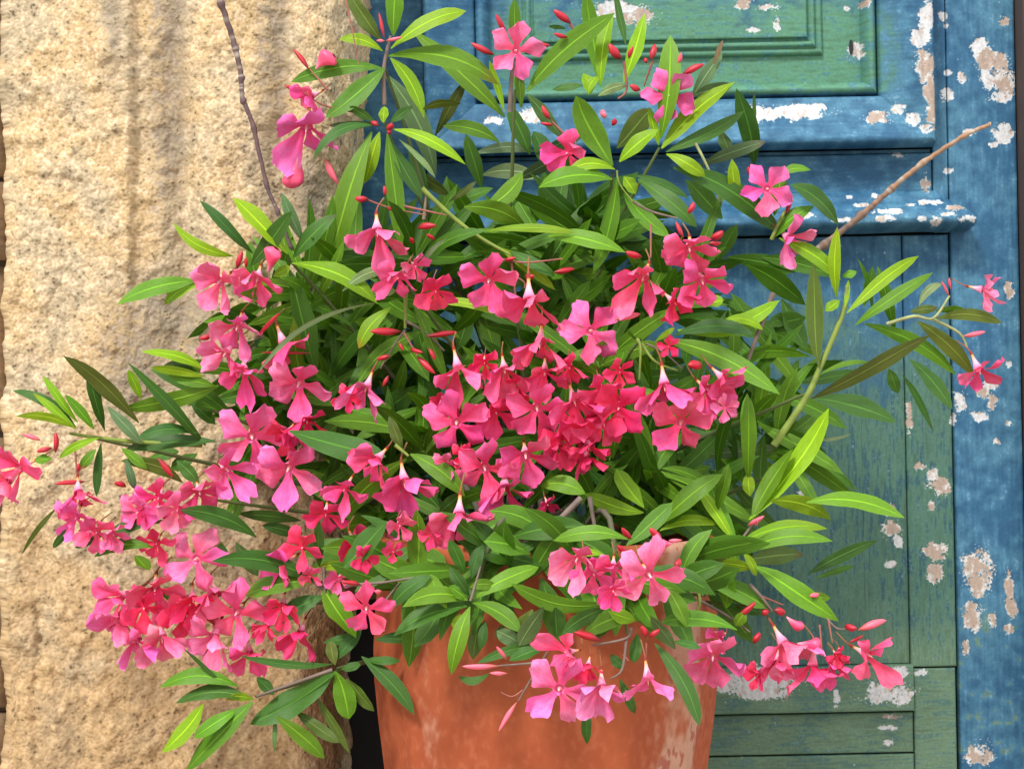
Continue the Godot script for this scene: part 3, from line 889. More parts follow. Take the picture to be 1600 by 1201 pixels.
func build_shrub() -> void:
	shrub = thing("oleander_shrub", "bushy oleander covered in bright pink flowers, growing in the terracotta pot", "shrub", pot_at + Vector3(0, 0.49, 0))
	leaf_materials()
	var bark := mat(Color.WHITE, 0.75)
	bark.vertex_color_use_as_albedo = true
	mats["bark"] = bark
	var bm := mat(Color.WHITE, 0.45)
	bm.vertex_color_use_as_albedo = true
	mats["bud"] = bm
	var pm := mat(Color.WHITE, 0.55)
	pm.vertex_color_use_as_albedo = true
	pm.albedo_texture = petal_texture()
	pm.metallic_specular = 0.35
	pm.backlight_enabled = true
	pm.backlight = Color(0.50, 0.50, 0.50)
	mats["petal"] = pm
	hidden_tool = SurfaceTool.new()
	hidden_tool.begin(Mesh.PRIMITIVE_TRIANGLES)
	# the crowded leaves inside the bush, shade put into their darkened colour
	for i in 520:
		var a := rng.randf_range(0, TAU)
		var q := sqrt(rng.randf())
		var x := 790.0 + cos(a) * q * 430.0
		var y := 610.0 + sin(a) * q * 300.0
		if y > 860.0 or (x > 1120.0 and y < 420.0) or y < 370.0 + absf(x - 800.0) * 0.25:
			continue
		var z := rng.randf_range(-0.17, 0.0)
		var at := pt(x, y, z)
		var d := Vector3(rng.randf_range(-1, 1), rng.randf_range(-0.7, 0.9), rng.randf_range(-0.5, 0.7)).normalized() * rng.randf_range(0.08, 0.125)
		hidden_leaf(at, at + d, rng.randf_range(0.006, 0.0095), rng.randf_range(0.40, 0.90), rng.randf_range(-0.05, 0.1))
	for i in 74:  # leaves over the pot rim, colour darkened for shade like the inner ones
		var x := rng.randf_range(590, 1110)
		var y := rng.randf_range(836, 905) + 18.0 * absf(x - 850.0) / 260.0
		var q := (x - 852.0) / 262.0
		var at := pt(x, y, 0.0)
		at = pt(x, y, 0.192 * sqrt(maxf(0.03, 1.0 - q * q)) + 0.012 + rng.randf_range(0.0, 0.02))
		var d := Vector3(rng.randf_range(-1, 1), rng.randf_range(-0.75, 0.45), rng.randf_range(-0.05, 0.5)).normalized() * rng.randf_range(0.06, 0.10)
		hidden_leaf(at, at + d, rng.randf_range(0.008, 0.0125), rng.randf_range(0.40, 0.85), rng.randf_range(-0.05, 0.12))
	# shoots in the thick of the bush, each ending in a spray of narrow leaves
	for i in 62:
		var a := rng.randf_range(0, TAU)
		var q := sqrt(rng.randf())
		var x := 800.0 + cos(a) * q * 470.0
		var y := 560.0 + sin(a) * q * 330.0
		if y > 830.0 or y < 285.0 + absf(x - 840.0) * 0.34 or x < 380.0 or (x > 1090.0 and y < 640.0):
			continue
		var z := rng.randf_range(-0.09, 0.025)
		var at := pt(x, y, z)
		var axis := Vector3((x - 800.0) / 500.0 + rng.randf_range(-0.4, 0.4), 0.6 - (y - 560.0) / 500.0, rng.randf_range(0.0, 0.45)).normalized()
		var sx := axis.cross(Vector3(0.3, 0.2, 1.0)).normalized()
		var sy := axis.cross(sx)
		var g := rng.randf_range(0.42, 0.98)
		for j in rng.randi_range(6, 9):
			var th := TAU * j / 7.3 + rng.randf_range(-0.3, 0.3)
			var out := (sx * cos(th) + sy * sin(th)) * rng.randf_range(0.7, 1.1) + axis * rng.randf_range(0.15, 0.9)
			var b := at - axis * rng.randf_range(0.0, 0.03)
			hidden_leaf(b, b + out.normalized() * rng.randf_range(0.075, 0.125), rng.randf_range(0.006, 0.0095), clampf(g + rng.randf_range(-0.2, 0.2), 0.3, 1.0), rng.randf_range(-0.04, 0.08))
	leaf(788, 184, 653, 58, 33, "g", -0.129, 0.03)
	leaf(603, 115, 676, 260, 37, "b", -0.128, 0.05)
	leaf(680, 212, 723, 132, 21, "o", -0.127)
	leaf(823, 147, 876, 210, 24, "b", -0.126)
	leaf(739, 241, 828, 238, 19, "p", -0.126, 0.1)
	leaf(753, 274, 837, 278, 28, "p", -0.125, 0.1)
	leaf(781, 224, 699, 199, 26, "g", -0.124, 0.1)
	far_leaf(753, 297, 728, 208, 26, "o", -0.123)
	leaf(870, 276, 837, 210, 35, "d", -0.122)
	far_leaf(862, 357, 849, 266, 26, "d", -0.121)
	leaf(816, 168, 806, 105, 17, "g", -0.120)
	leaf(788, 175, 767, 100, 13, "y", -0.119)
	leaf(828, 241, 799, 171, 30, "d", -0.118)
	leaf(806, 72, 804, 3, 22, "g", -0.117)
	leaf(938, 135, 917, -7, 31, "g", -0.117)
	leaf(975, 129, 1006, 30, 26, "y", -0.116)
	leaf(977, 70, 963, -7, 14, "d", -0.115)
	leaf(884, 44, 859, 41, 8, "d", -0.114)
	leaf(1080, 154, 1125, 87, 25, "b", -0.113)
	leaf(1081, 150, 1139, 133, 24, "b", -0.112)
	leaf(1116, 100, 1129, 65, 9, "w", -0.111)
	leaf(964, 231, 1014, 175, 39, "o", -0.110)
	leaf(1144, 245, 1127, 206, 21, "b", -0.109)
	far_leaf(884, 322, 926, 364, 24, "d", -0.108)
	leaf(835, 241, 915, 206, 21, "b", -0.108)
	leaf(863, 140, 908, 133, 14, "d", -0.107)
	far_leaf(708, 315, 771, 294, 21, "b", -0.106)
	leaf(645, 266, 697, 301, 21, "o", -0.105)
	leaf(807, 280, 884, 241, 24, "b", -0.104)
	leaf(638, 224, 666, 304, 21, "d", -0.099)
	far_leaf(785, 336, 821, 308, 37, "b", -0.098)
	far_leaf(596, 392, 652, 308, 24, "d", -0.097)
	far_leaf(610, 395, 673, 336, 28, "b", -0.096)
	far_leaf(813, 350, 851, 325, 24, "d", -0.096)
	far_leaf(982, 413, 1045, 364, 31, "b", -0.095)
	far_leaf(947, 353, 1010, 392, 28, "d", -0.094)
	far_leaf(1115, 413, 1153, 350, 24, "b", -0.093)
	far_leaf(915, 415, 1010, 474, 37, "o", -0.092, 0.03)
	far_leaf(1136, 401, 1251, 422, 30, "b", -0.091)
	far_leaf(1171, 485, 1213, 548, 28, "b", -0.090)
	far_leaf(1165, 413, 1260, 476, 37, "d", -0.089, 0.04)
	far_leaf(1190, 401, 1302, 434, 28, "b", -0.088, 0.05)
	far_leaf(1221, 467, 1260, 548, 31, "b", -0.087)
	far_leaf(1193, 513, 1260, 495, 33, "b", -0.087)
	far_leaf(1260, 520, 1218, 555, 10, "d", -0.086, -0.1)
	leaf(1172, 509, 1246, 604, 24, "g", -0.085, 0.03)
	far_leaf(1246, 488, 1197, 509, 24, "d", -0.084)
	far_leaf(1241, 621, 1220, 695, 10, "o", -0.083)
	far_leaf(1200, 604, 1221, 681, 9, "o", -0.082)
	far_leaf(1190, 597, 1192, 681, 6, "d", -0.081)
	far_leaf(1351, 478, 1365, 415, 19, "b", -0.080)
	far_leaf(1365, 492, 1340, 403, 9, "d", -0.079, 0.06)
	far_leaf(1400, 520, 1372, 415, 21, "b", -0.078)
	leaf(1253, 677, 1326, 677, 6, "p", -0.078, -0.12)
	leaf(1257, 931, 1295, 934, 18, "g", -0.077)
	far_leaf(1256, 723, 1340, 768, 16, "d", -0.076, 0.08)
	leaf(1179, 257, 1154, 147, 35, "d", -0.059, 0.03)
	leaf(1094, 260, 1189, 224, 23, "b", -0.058, 0.03)
	far_leaf(1129, 341, 1071, 280, 35, "b", -0.057)
	leaf(1179, 196, 1179, 147, 7, "d", -0.056)
	leaf(505, 604, 629, 700, 30, "g", -0.056, 0.02)
	leaf(627, 460, 566, 592, 44, "g", -0.055, 0.03)
	far_leaf(645, 495, 680, 684, 39, "d", -0.054, 0.03)
	leaf(750, 467, 774, 551, 38, "g", -0.053)
	far_leaf(711, 457, 725, 558, 9, "b", -0.052)
	leaf(680, 438, 723, 411, 28, "g", -0.051)
	far_leaf(746, 387, 722, 439, 31, "b", -0.050)
	far_leaf(855, 436, 945, 471, 38, "d", -0.049, 0.1)
	far_leaf(463, 425, 494, 576, 33, "d", -0.048, 0.02)
	far_leaf(491, 443, 582, 471, 24, "d", -0.047)
	far_leaf(568, 485, 505, 544, 35, "d", -0.046)
	far_leaf(452, 590, 515, 541, 24, "d", -0.046)
	far_leaf(557, 576, 515, 604, 31, "d", -0.045)
	far_leaf(659, 495, 701, 530, 21, "d", -0.044)
	far_leaf(736, 481, 715, 548, 28, "d", -0.043)
	far_leaf(813, 471, 830, 548, 21, "d", -0.042)
	far_leaf(592, 646, 645, 611, 38, "d", -0.041)
	far_leaf(627, 670, 680, 695, 31, "d", -0.040)
	far_leaf(893, 565, 938, 597, 22, "b", -0.039, 0.1)
	far_leaf(533, 625, 582, 660, 24, "d", -0.038)
	leaf(494, 695, 568, 751, 31, "g", -0.037)
	far_leaf(512, 730, 484, 772, 28, "d", -0.037)
	far_leaf(441, 695, 402, 751, 28, "o", -0.036)
	far_leaf(308, 709, 266, 733, 24, "d", -0.035)
	far_leaf(336, 625, 413, 611, 24, "d", -0.034)
	far_leaf(297, 625, 336, 663, 21, "d", -0.033)
	leaf(364, 646, 308, 632, 17, "g", -0.032)
	far_leaf(231, 716, 280, 705, 21, "b", -0.031)
	far_leaf(989, 677, 1041, 740, 37, "b", -0.030)
	leaf(1045, 716, 1085, 756, 37, "o", -0.029)
	leaf(968, 705, 947, 761, 24, "b", -0.028)
	leaf(996, 765, 1034, 744, 21, "d", -0.028)
	leaf(905, 765, 863, 716, 31, "d", -0.027)
	leaf(915, 730, 968, 779, 21, "d", -0.026)
	leaf(1125, 607, 1150, 716, 21, "d", -0.025)
	leaf(1115, 670, 1153, 695, 21, "d", -0.024)
	leaf(1073, 712, 1223, 705, 24, "b", -0.023, 0.02)
	leaf(1090, 604, 1143, 677, 24, "d", -0.022)
	leaf(1108, 733, 1146, 772, 21, "d", -0.021)
	leaf(881, 791, 916, 840, 28, "d", -0.020)
	leaf(856, 801, 888, 857, 28, "d", -0.019)
	leaf(916, 787, 947, 822, 32, "d", -0.019)
	leaf(832, 819, 811, 854, 21, "o", -0.018)
	leaf(803, 843, 754, 901, 25, "o", -0.017)
	leaf(919, 801, 891, 850, 25, "d", -0.016)
	leaf(821, 801, 817, 833, 21, "d", -0.015)
	leaf(596, 815, 645, 794, 21, "d", -0.014)
	leaf(372, 801, 463, 812, 21, "d", -0.013)
	leaf(315, 833, 354, 871, 25, "d", -0.012)
	leaf(368, 847, 400, 896, 25, "b", -0.011)
	leaf(473, 833, 414, 822, 21, "d", -0.011)
	stem([601, 164, 600, 105, 610, 56], 8.4, "w", -0.019)
	leaf(596, 61, 543, -14, 28, "o", -0.018, -0.03)
	leaf(615, 56, 616, -24, 31, "g", -0.017)
	leaf(606, 87, 765, 130, 38, "g", -0.016, 0.13)
	leaf(598, 107, 466, 125, 29, "g", -0.015, 0.07)
	leaf(601, 105, 515, 177, 36, "g", -0.015, -0.04)
	leaf(610, 75, 719, 22, 27, "y", -0.014, 0.08)
	leaf(598, 79, 535, 62, 20, "y", -0.013, 0.1)
	leaf(610, 90, 659, 177, 26, "y", -0.012, 0.07)
	bud(601, 59, 591, 19, 8, "r", -0.007)
	bud(603, 63, 628, 58, 8, "q", -0.006)
	bud(601, 63, 588, 64, 7, "q", -0.005)
	leaf(610, 224, 655, 304, 26, "d", -0.008)
	leaf(624, 217, 676, 273, 10, "p", -0.007, 0.03)
	leaf(659, 172, 716, 163, 15, "o", -0.007, 0.1)
	leaf(589, 192, 519, 196, 14, "b", -0.006)
	leaf(585, 189, 549, 168, 16, "d", -0.005)
	leaf(610, 191, 642, 167, 18, "d", -0.004)
	leaf(599, 192, 600, 168, 17, "y", -0.003)
	leaf(582, 206, 517, 399, 43, "g", -0.002, 0.02)
	leaf(606, 208, 627, 376, 31, "g", -0.001, -0.01)
	leaf(585, 196, 496, 243, 18, "d", -0.000, 0.16)
	leaf(593, 206, 571, 280, 25, "y", 0.001)
	leaf(615, 202, 719, 252, 21, "y", 0.002, 0.07)
	bud(591, 196, 579, 191, 12, "r", 0.006)
	bud(606, 203, 612, 192, 14, "r", 0.007)
	bud(610, 210, 606, 201, 10, "r", 0.008)
	bud(482, 108, 458, 76, 11, "r", -0.015)
	bud(494, 108, 522, 87, 33, "c", -0.014)
	bud(472, 143, 445, 133, 11, "r", -0.013)
	flower(487, 149, 33, "q", -0.004, -0.75, 0.3, 30, false)
	flower(479, 196, 58, "p", -0.003, -0.15, 0.62, 20, true)
	bud(463, 241, 454, 294, 35, "c", -0.011)
	bud(507, 247, 529, 288, 15, "q", -0.010)
	stem([512, 140, 484, 108], 4.2, "q", -0.013)
	stem([554, 175, 505, 164, 473, 143], 4.2, "q", -0.012)
	flower(806, 79, 45, "p", 0.001, 0, 0.08, 4, true)
	bud(792, 52, 774, 22, 12, "r", -0.006)
	bud(772, 86, 736, 66, 14, "r", -0.005)
	bud(842, 70, 859, 70, 11, "r", -0.004)
	stem([797, 175, 799, 122, 804, 91], 8.4, "w", -0.007)
	leaf(813, 168, 811, 105, 17, "g", -0.007)
	leaf(823, 143, 949, 29, 39, "g", -0.006, 0.04)
	bud(860, 187, 847, 164, 12, "r", -0.001)
	bud(865, 196, 844, 191, 8, "r", 0.000)
	stem([897, 224, 862, 189], 4.9, "q", -0.003)
	flower(888, 238, 40, "q", 0.010, -0.25, 0.3, 70, false)
	leaf(938, 133, 956, 30, 25, "y", -0.001, -0.05)
	leaf(922, 147, 912, 117, 22, "y", -0.000, 0.1)
	leaf(919, 147, 935, 122, 16, "y", 0.001, 0.15)
	leaf(935, 150, 977, 135, 17, "p", 0.002, 0.1)
	bud(891, 38, 866, 14, 17, "r", 0.006)
	bud(887, 58, 865, 52, 10, "r", 0.007)
	stem([891, 38, 905, 56], 4.9, "q", 0.004)
	bud(971, 92, 951, 68, 19, "r", 0.009)
	bud(983, 92, 989, 72, 10, "r", 0.010)
	stem([975, 96, 979, 140, 966, 154], 4.9, "q", 0.007)
	bud(1019, 94, 1022, 68, 15, "r", 0.012)
	bud(1012, 98, 1006, 91, 10, "r", 0.013)
	stem([1020, 94, 1006, 135], 4.2, "q", 0.010)
	bud(1001, 140, 984, 133, 14, "r", 0.015)
	bud(1060, 101, 1064, 82, 10, "q", 0.015)
	bud(1064, 117, 1101, 101, 15, "r", 0.016)
	bud(945, 185, 942, 171, 13, "q", 0.017)
	bud(957, 196, 961, 185, 12, "r", 0.018)
	flower(1045, 149, 44, "p", 0.013, 0.05, 0.05, 40, true)
	leaf(1029, 227, 1015, 171, 16, "y", 0.002)
	leaf(1041, 238, 1153, 178, 25, "d", 0.003, -0.03)
	leaf(1033, 231, 1139, 136, 31, "y", 0.004, 0.04)
	leaf(1033, 217, 1048, 68, 39, "g", 0.004, 0.02)
	stem([1087, 224, 1108, 266, 1125, 315], 5.2, "p", 0.005)
	leaf(991, 273, 1069, 307, 18, "d", 0.031, 0.05)
	leaf(996, 280, 1081, 350, 30, "d", 0.032, 0.05)
	leaf(975, 301, 1041, 364, 28, "g", 0.033, -0.06)
	leaf(1041, 241, 1097, 272, 24, "y", 0.034, 0.05)
	leaf(1052, 262, 1208, 355, 41, "d", 0.034, 0.07)
	leaf(975, 276, 992, 301, 23, "y", 0.035)
	leaf(957, 259, 905, 158, 45, "g", 0.036, -0.04)
	leaf(968, 253, 1024, 207, 27, "y", 0.037, 0.06)
	leaf(963, 280, 928, 416, 31, "g", 0.038, 0.06)
	leaf(957, 280, 851, 293, 33, "g", 0.039, 0.12)
	leaf(961, 264, 892, 270, 22, "y", 0.040, 0.16)
	stem([964, 266, 968, 287, 989, 315], 3.5, "y", 0.041)
	leaf(725, 322, 816, 355, 35, "g", 0.041, 0.1)
	leaf(757, 327, 812, 274, 32, "g", 0.042, -0.08)
	leaf(856, 369, 968, 392, 29, "g", 0.043, 0.06)
	leaf(778, 387, 860, 448, 21, "y", 0.044, 0.05)
	leaf(795, 390, 862, 429, 21, "d", 0.044)
	leaf(760, 362, 886, 364, 15, "y", 0.045, 0.06)
	leaf(701, 316, 741, 286, 11, "o", 0.046)
	stem([659, 294, 704, 336, 750, 371, 813, 406], 8.4, "y", 0.047)
	stem([662, 343, 666, 304], 6.3, "w", 0.048)
	leaf(1150, 309, 1144, 253, 22, "y", 0.021)
	leaf(1220, 269, 1264, 266, 15, "g", 0.022, 0.08)
	bud(1171, 274, 1171, 260, 10, "r", 0.027)
	flower(1199, 295, 43, "p", 0.036, -0.15, -0.1, 30, true)
	leaf(1310, 351, 1241, 294, 30, "d", 0.025, 0.1)
	flower(1232, 371, 44, "p", 0.037, 0.35, 0.45, 60, true)
	bud(1228, 336, 1239, 311, 10, "r", 0.030)
	leaf(1211, 337, 1216, 273, 29, "g", 0.027, 0.05)
	stem([1206, 374, 1220, 343, 1227, 329], 7.0, "y", 0.028)
	leaf(1211, 371, 1267, 325, 25, "g", 0.029, 0.08)
	leaf(1307, 464, 1308, 363, 22, "y", 0.030, -0.02)
	leaf(1316, 432, 1337, 425, 14, "g", 0.031)
	leaf(1218, 371, 1307, 432, 27, "y", 0.032, 0.06)
	stem([1277, 390, 1337, 344, 1386, 301, 1436, 259, 1505, 213, 1548, 194], 11.2, "t", -0.079, "bare_twig")
	stem([341, -7, 364, 63, 376, 115, 379, 154, 395, 196, 416, 287, 434, 332, 455, 388], 9.8, "u", 0.001, "bare_twig")
	stem([540, -3, 550, 45, 560, 101], 2.8, "q", 0.002)
	leaf(472, 378, 443, 308, 21, "b", 0.041)
	leaf(458, 402, 521, 341, 29, "d", 0.042, 0.05)
	leaf(392, 416, 451, 337, 32, "d", 0.043)
	leaf(364, 400, 278, 351, 20, "y", 0.044, -0.12)
	leaf(395, 395, 318, 320, 20, "d", 0.044)
	leaf(449, 397, 370, 317, 31, "y", 0.045, 0.03)
	leaf(456, 410, 579, 470, 32, "y", 0.046, 0.1)
	leaf(451, 422, 489, 576, 37, "d", 0.047, 0.02)
	leaf(306, 439, 192, 474, 30, "g", 0.048, 0.08)
	leaf(316, 442, 260, 473, 22, "y", 0.049, 0.08)
	bud(371, 420, 377, 391, 13, "r", 0.054)
	bud(383, 418, 385, 401, 8, "r", 0.055)
	bud(416, 422, 435, 390, 33, "c", 0.056)
	leaf(427, 432, 451, 417, 18, "y", 0.053)
	flower(344, 439, 46, "p", 0.066, -0.2, 0.35, 0, true)
	flower(402, 434, 47, "p", 0.066, 0.1, 0.5, 15, true)
	flower(371, 509, 46, "p", 0.067, -0.1, 0.5, 10, true)
	bud(332, 523, 310, 529, 13, "r", 0.060)
	flower(353, 551, 44, "p", 0.069, -0.3, 0.5, 30, true)
	flower(381, 578, 43, "q", 0.070, 0.05, 0.6, 38, true)
	flower(442, 534, 47, "q", 0.071, 0.3, 0.8, 10, true)
	bud(486, 551, 406, 551, 7, "r", 0.064)
	flower(479, 653, 47, "r", 0.073, 0.1, 0.6, 13, false)
	flower(448, 677, 38, "r", 0.074, -0.2, 0.5, 50, false)
	flower(467, 599, 54, "p", 0.074, -0.1, 0.35, 20, true)
	flower(393, 682, 58, "p", 0.075, 0, 0.15, 10, true)
	flower(451, 731, 58, "p", 0.076, 0, 0.38, 30, true)
	flower(353, 733, 45, "p", 0.077, 0.5, 0.2, 61, true)
	bud(402, 527, 437, 488, 10, "r", 0.070)
	leaf(584, 472, 413, 577, 9, "p", 0.131, 0.1)
	leaf(584, 462, 617, 454, 18, "p", 0.061, 0.1)
	leaf(535, 454, 610, 423, 19, "p", 0.062, 0.1)
	leaf(650, 442, 695, 378, 8, "p", 0.063, 0.12)
	leaf(659, 470, 771, 489, 16, "y", 0.064, 0.06)
	leaf(610, 480, 564, 539, 26, "y", 0.065, 0.08)
	leaf(645, 476, 692, 583, 22, "g", 0.065, 0.03)
	stem([315, 695, 224, 691, 154, 684, 108, 677], 8.4, "y", 0.051)
	leaf(322, 695, 210, 576, 21, "d", 0.052)
	leaf(168, 635, 217, 689, 22, "b", 0.053)
	leaf(217, 660, 107, 565, 28, "o", 0.054, 0.05)
	leaf(163, 673, 138, 583, 22, "d", 0.054)
	leaf(220, 623, 202, 581, 18, "y", 0.055)
	leaf(341, 601, 196, 635, 30, "g", 0.056, -0.05)
	leaf(336, 604, 266, 586, 22, "g", 0.057)
	leaf(318, 565, 260, 571, 17, "b", 0.058)
	leaf(322, 579, 228, 551, 18, "y", 0.059, 0.08)
	leaf(320, 588, 241, 574, 16, "y", 0.060)
	leaf(308, 580, 269, 572, 12, "d", 0.061)
	leaf(336, 688, 206, 702, 27, "d", 0.062, 0.03)
	leaf(308, 677, 222, 683, 22, "d", 0.063, 0.1)
	leaf(147, 670, 105, 620, 18, "g", 0.064)
	leaf(121, 660, 70, 593, 15, "y", 0.064)
	leaf(119, 667, 27, 614, 20, "d", 0.065, 0.08)
	leaf(119, 670, 56, 618, 15, "y", 0.066)
	leaf(115, 668, 31, 651, 16, "y", 0.067, 0.08)
	leaf(154, 684, 97, 714, 15, "y", 0.068, 0.08)
	leaf(157, 691, 150, 769, 16, "d", 0.069)
	leaf(150, 702, 126, 730, 18, "g", 0.070)
	leaf(189, 700, 227, 730, 18, "g", 0.071)
	leaf(189, 719, 278, 752, 25, "o", 0.072, 0.1)
	leaf(196, 716, 210, 761, 15, "b", 0.073)
	leaf(276, 719, 308, 751, 24, "d", 0.073)
	stem([117, 705, 121, 758], 3.5, "q", 0.074)
	bud(63, 689, 34, 677, 10, "q", 0.079)
	bud(86, 707, 86, 674, 12, "r", 0.080)
	bud(80, 698, 57, 707, 12, "r", 0.081)
	bud(121, 737, 122, 723, 9, "r", 0.082)
	bud(133, 751, 84, 757, 11, "r", 0.083)
	leaf(80, 716, 56, 719, 17, "g", 0.080)
	flower(31, 730, 49, "q", 0.093, -0.45, 0.3, 19, true)
	flower(14, 751, 38, "p", 0.093, -0.4, 0.5, 11, false)
	flower(122, 768, 44, "q", 0.094, 0, 0.6, 8, true)
	bud(245, 716, 271, 744, 13, "r", 0.087)
	bud(196, 761, 178, 753, 13, "r", 0.088)
	flower(248, 775, 40, "q", 0.097, -0.1, 0.4, 2, false)
	flower(311, 768, 44, "q", 0.098, 0.1, 0.45, 0, true)
	flower(224, 793, 31, "p", 0.099, -0.4, 0.4, 51, false)
	flower(119, 806, 39, "p", 0.100, 0, 0.5, 70, false)
	flower(151, 829, 37, "q", 0.101, -0.1, 0.4, 37, false)
	flower(175, 833, 28, "p", 0.102, 0.4, 0.4, 7, false)
	flower(217, 799, 37, "p", 0.102, -0.3, 0.2, 28, false)
	flower(277, 794, 35, "p", 0.103, 0.2, 0.3, 66, false)
	leaf(301, 815, 242, 817, 8, "o", 0.092, 0.06)
	leaf(89, 791, 37, 861, 9, "o", 0.093, 0.03)
	leaf(116, 812, 85, 853, 15, "d", 0.094)
	leaf(161, 836, 120, 854, 20, "d", 0.095, 0.06)
	leaf(240, 812, 171, 838, 23, "d", 0.096, 0.06)
	leaf(238, 854, 154, 868, 22, "g", 0.097, 0.1)
	leaf(400, 840, 290, 801, 31, "d", 0.098, 0.1)
	leaf(210, 868, 231, 889, 21, "g", 0.099)
	flower(245, 847, 33, "r", 0.083, 0, 0.3, 68, false)
	flower(284, 962, 39, "r", 0.084, 0, 0.3, 46, false)
	flower(224, 948, 39, "r", 0.085, 0, 0.3, 35, false)
	flower(242, 920, 54, "q", 0.086, 0.1, 0.45, 10, true)
	flower(189, 931, 47, "q", 0.087, -0.6, 0.1, 22, true)
	flower(189, 962, 49, "p", 0.087, -0.35, 0.6, 13, true)
	flower(214, 997, 42, "p", 0.088, 0.1, 0.75, 33, false)
	flower(337, 927, 47, "q", 0.089, 0.2, 0.5, 30, true)
	flower(301, 934, 42, "r", 0.090, 0, 0.5, 27, false)
	flower(335, 992, 49, "p", 0.091, -0.2, 0.55, 40, true)
	flower(389, 1018, 39, "q", 0.092, 0.2, 0.6, 3, false)
	flower(252, 994, 50, "p", 0.093, 0, 0.75, 20, true)
	flower(370, 957, 54, "p", 0.094, 0.05, 0.2, 10, true)
	flower(307, 873, 53, "p", 0.095, -0.1, 0.1, 20, true)
	bud(337, 976, 305, 948, 11, "r", 0.088)
	leaf(273, 920, 256, 931, 25, "g", 0.084)
	flower(470, 987, 39, "r", 0.113, 0, 0.6, 33, false)
	flower(442, 945, 37, "r", 0.114, -0.2, 0.5, 34, false)
	flower(418, 976, 25, "r", 0.115, -0.2, 0.6, 24, false)
	flower(445, 880, 42, "q", 0.116, -0.6, 0.25, 21, false)
	flower(473, 854, 35, "r", 0.117, 0, 0.3, 39, false)
	flower(509, 801, 39, "r", 0.117, 0, 0.4, 37, false)
	flower(554, 847, 44, "r", 0.118, 0.2, 0.5, 47, false)
	flower(568, 889, 25, "r", 0.119, 0.3, 0.3, 11, false)
	flower(530, 903, 23, "p", 0.120, 0, 0.3, 43, false)
	flower(484, 899, 21, "q", 0.121, 0.2, 0.4, 49, false)
	leaf(467, 871, 475, 885, 14, "y", 0.110)
	leaf(493, 889, 552, 894, 19, "y", 0.111, 0.12)
	leaf(498, 885, 498, 819, 20, "d", 0.112)
	leaf(491, 905, 343, 878, 35, "d", 0.113, 0.08)
	leaf(491, 910, 391, 929, 36, "g", 0.114, 0.08)
	leaf(503, 931, 435, 973, 31, "d", 0.114, 0.05)
	leaf(504, 918, 551, 990, 38, "g", 0.115)
	stem([505, 920, 491, 910], 7.7, "w", 0.116)
	stem([505, 885, 509, 948], 7.0, "w", 0.117)
	leaf(568, 1032, 621, 1032, 15, "d", 0.118)
	leaf(586, 999, 659, 1007, 20, "d", 0.119, 0.06)
	leaf(505, 1004, 554, 995, 18, "d", 0.120)
	leaf(523, 1032, 561, 987, 22, "d", 0.121)
	leaf(533, 1045, 561, 1039, 16, "d", 0.122)
	leaf(523, 1039, 516, 1004, 21, "o", 0.122)
	leaf(565, 1025, 640, 1110, 29, "d", 0.123, 0.06)
	leaf(540, 1060, 581, 1107, 21, "o", 0.124)
	leaf(495, 1088, 542, 1170, 16, "o", 0.125)
	leaf(460, 1110, 524, 1157, 23, "o", 0.126)
	leaf(429, 1117, 429, 1170, 9, "b", 0.127)
	leaf(428, 1085, 403, 1060, 21, "d", 0.128)
	leaf(519, 1036, 386, 1025, 15, "d", 0.129, -0.06)
	leaf(522, 1050, 401, 1125, 46, "d", 0.130, -0.04)
	leaf(523, 1048, 544, 1117, 38, "g", 0.131, 0.04)
	leaf(354, 1073, 291, 1018, 8, "d", 0.132)
	leaf(372, 1071, 259, 1073, 29, "g", 0.132, 0.12)
	leaf(389, 1090, 283, 1097, 27, "d", 0.133, 0.1)
	leaf(372, 1106, 308, 1149, 25, "g", 0.134)
	leaf(317, 1100, 258, 1170, 29, "y", 0.135, -0.04)
	leaf(396, 1092, 356, 1093, 15, "y", 0.136, 0.1)
	leaf(431, 1118, 500, 1180, 29, "g", 0.137, 0.03)
	leaf(396, 1097, 296, 1202, 34, "g", 0.138, 0.03)
	stem([519, 1046, 400, 1088], 6.3, "w", 0.139)
	bud(865, 424, 898, 421, 13, "r", 0.065)
	bud(820, 431, 835, 431, 14, "r", 0.066)
	bud(788, 405, 806, 403, 10, "r", 0.067)
	stem([750, 411, 813, 436, 820, 450], 4.2, "q", 0.064)
	stem([778, 404, 820, 410, 879, 404], 4.2, "q", 0.065)
	stem([799, 411, 806, 464], 4.2, "q", 0.065)
	bud(652, 357, 681, 351, 15, "r", 0.070)
	bud(575, 312, 554, 308, 15, "r", 0.071)
	bud(605, 327, 626, 325, 15, "r", 0.072)
	bud(603, 306, 599, 290, 9, "r", 0.073)
	stem([571, 311, 610, 325, 666, 336], 3.5, "q", 0.070)
	stem([631, 322, 697, 336], 4.2, "q", 0.071)
	bud(645, 381, 641, 371, 10, "r", 0.076)
	bud(680, 374, 666, 367, 9, "r", 0.077)
	stem([634, 446, 633, 513], 8.4, "y", 0.073)
	stem([633, 516, 617, 537, 594, 576], 4.2, "w", 0.074)
	stem([631, 520, 652, 555], 4.2, "q", 0.075)
	stem([634, 502, 666, 520, 694, 548], 4.9, "w", 0.076)
	bud(666, 524, 716, 520, 13, "r", 0.081)
	bud(626, 516, 578, 519, 17, "r", 0.082)
	bud(610, 557, 588, 560, 12, "r", 0.083)
	bud(650, 558, 681, 583, 14, "r", 0.084)
	bud(641, 544, 660, 551, 10, "r", 0.085)
	bud(669, 544, 680, 562, 10, "r", 0.086)
	bud(624, 534, 629, 548, 8, "r", 0.086)
	bud(606, 586, 599, 604, 9, "r", 0.087)
	flower(589, 360, 54, "p", 0.093, -0.1, 0.62, 20, true)
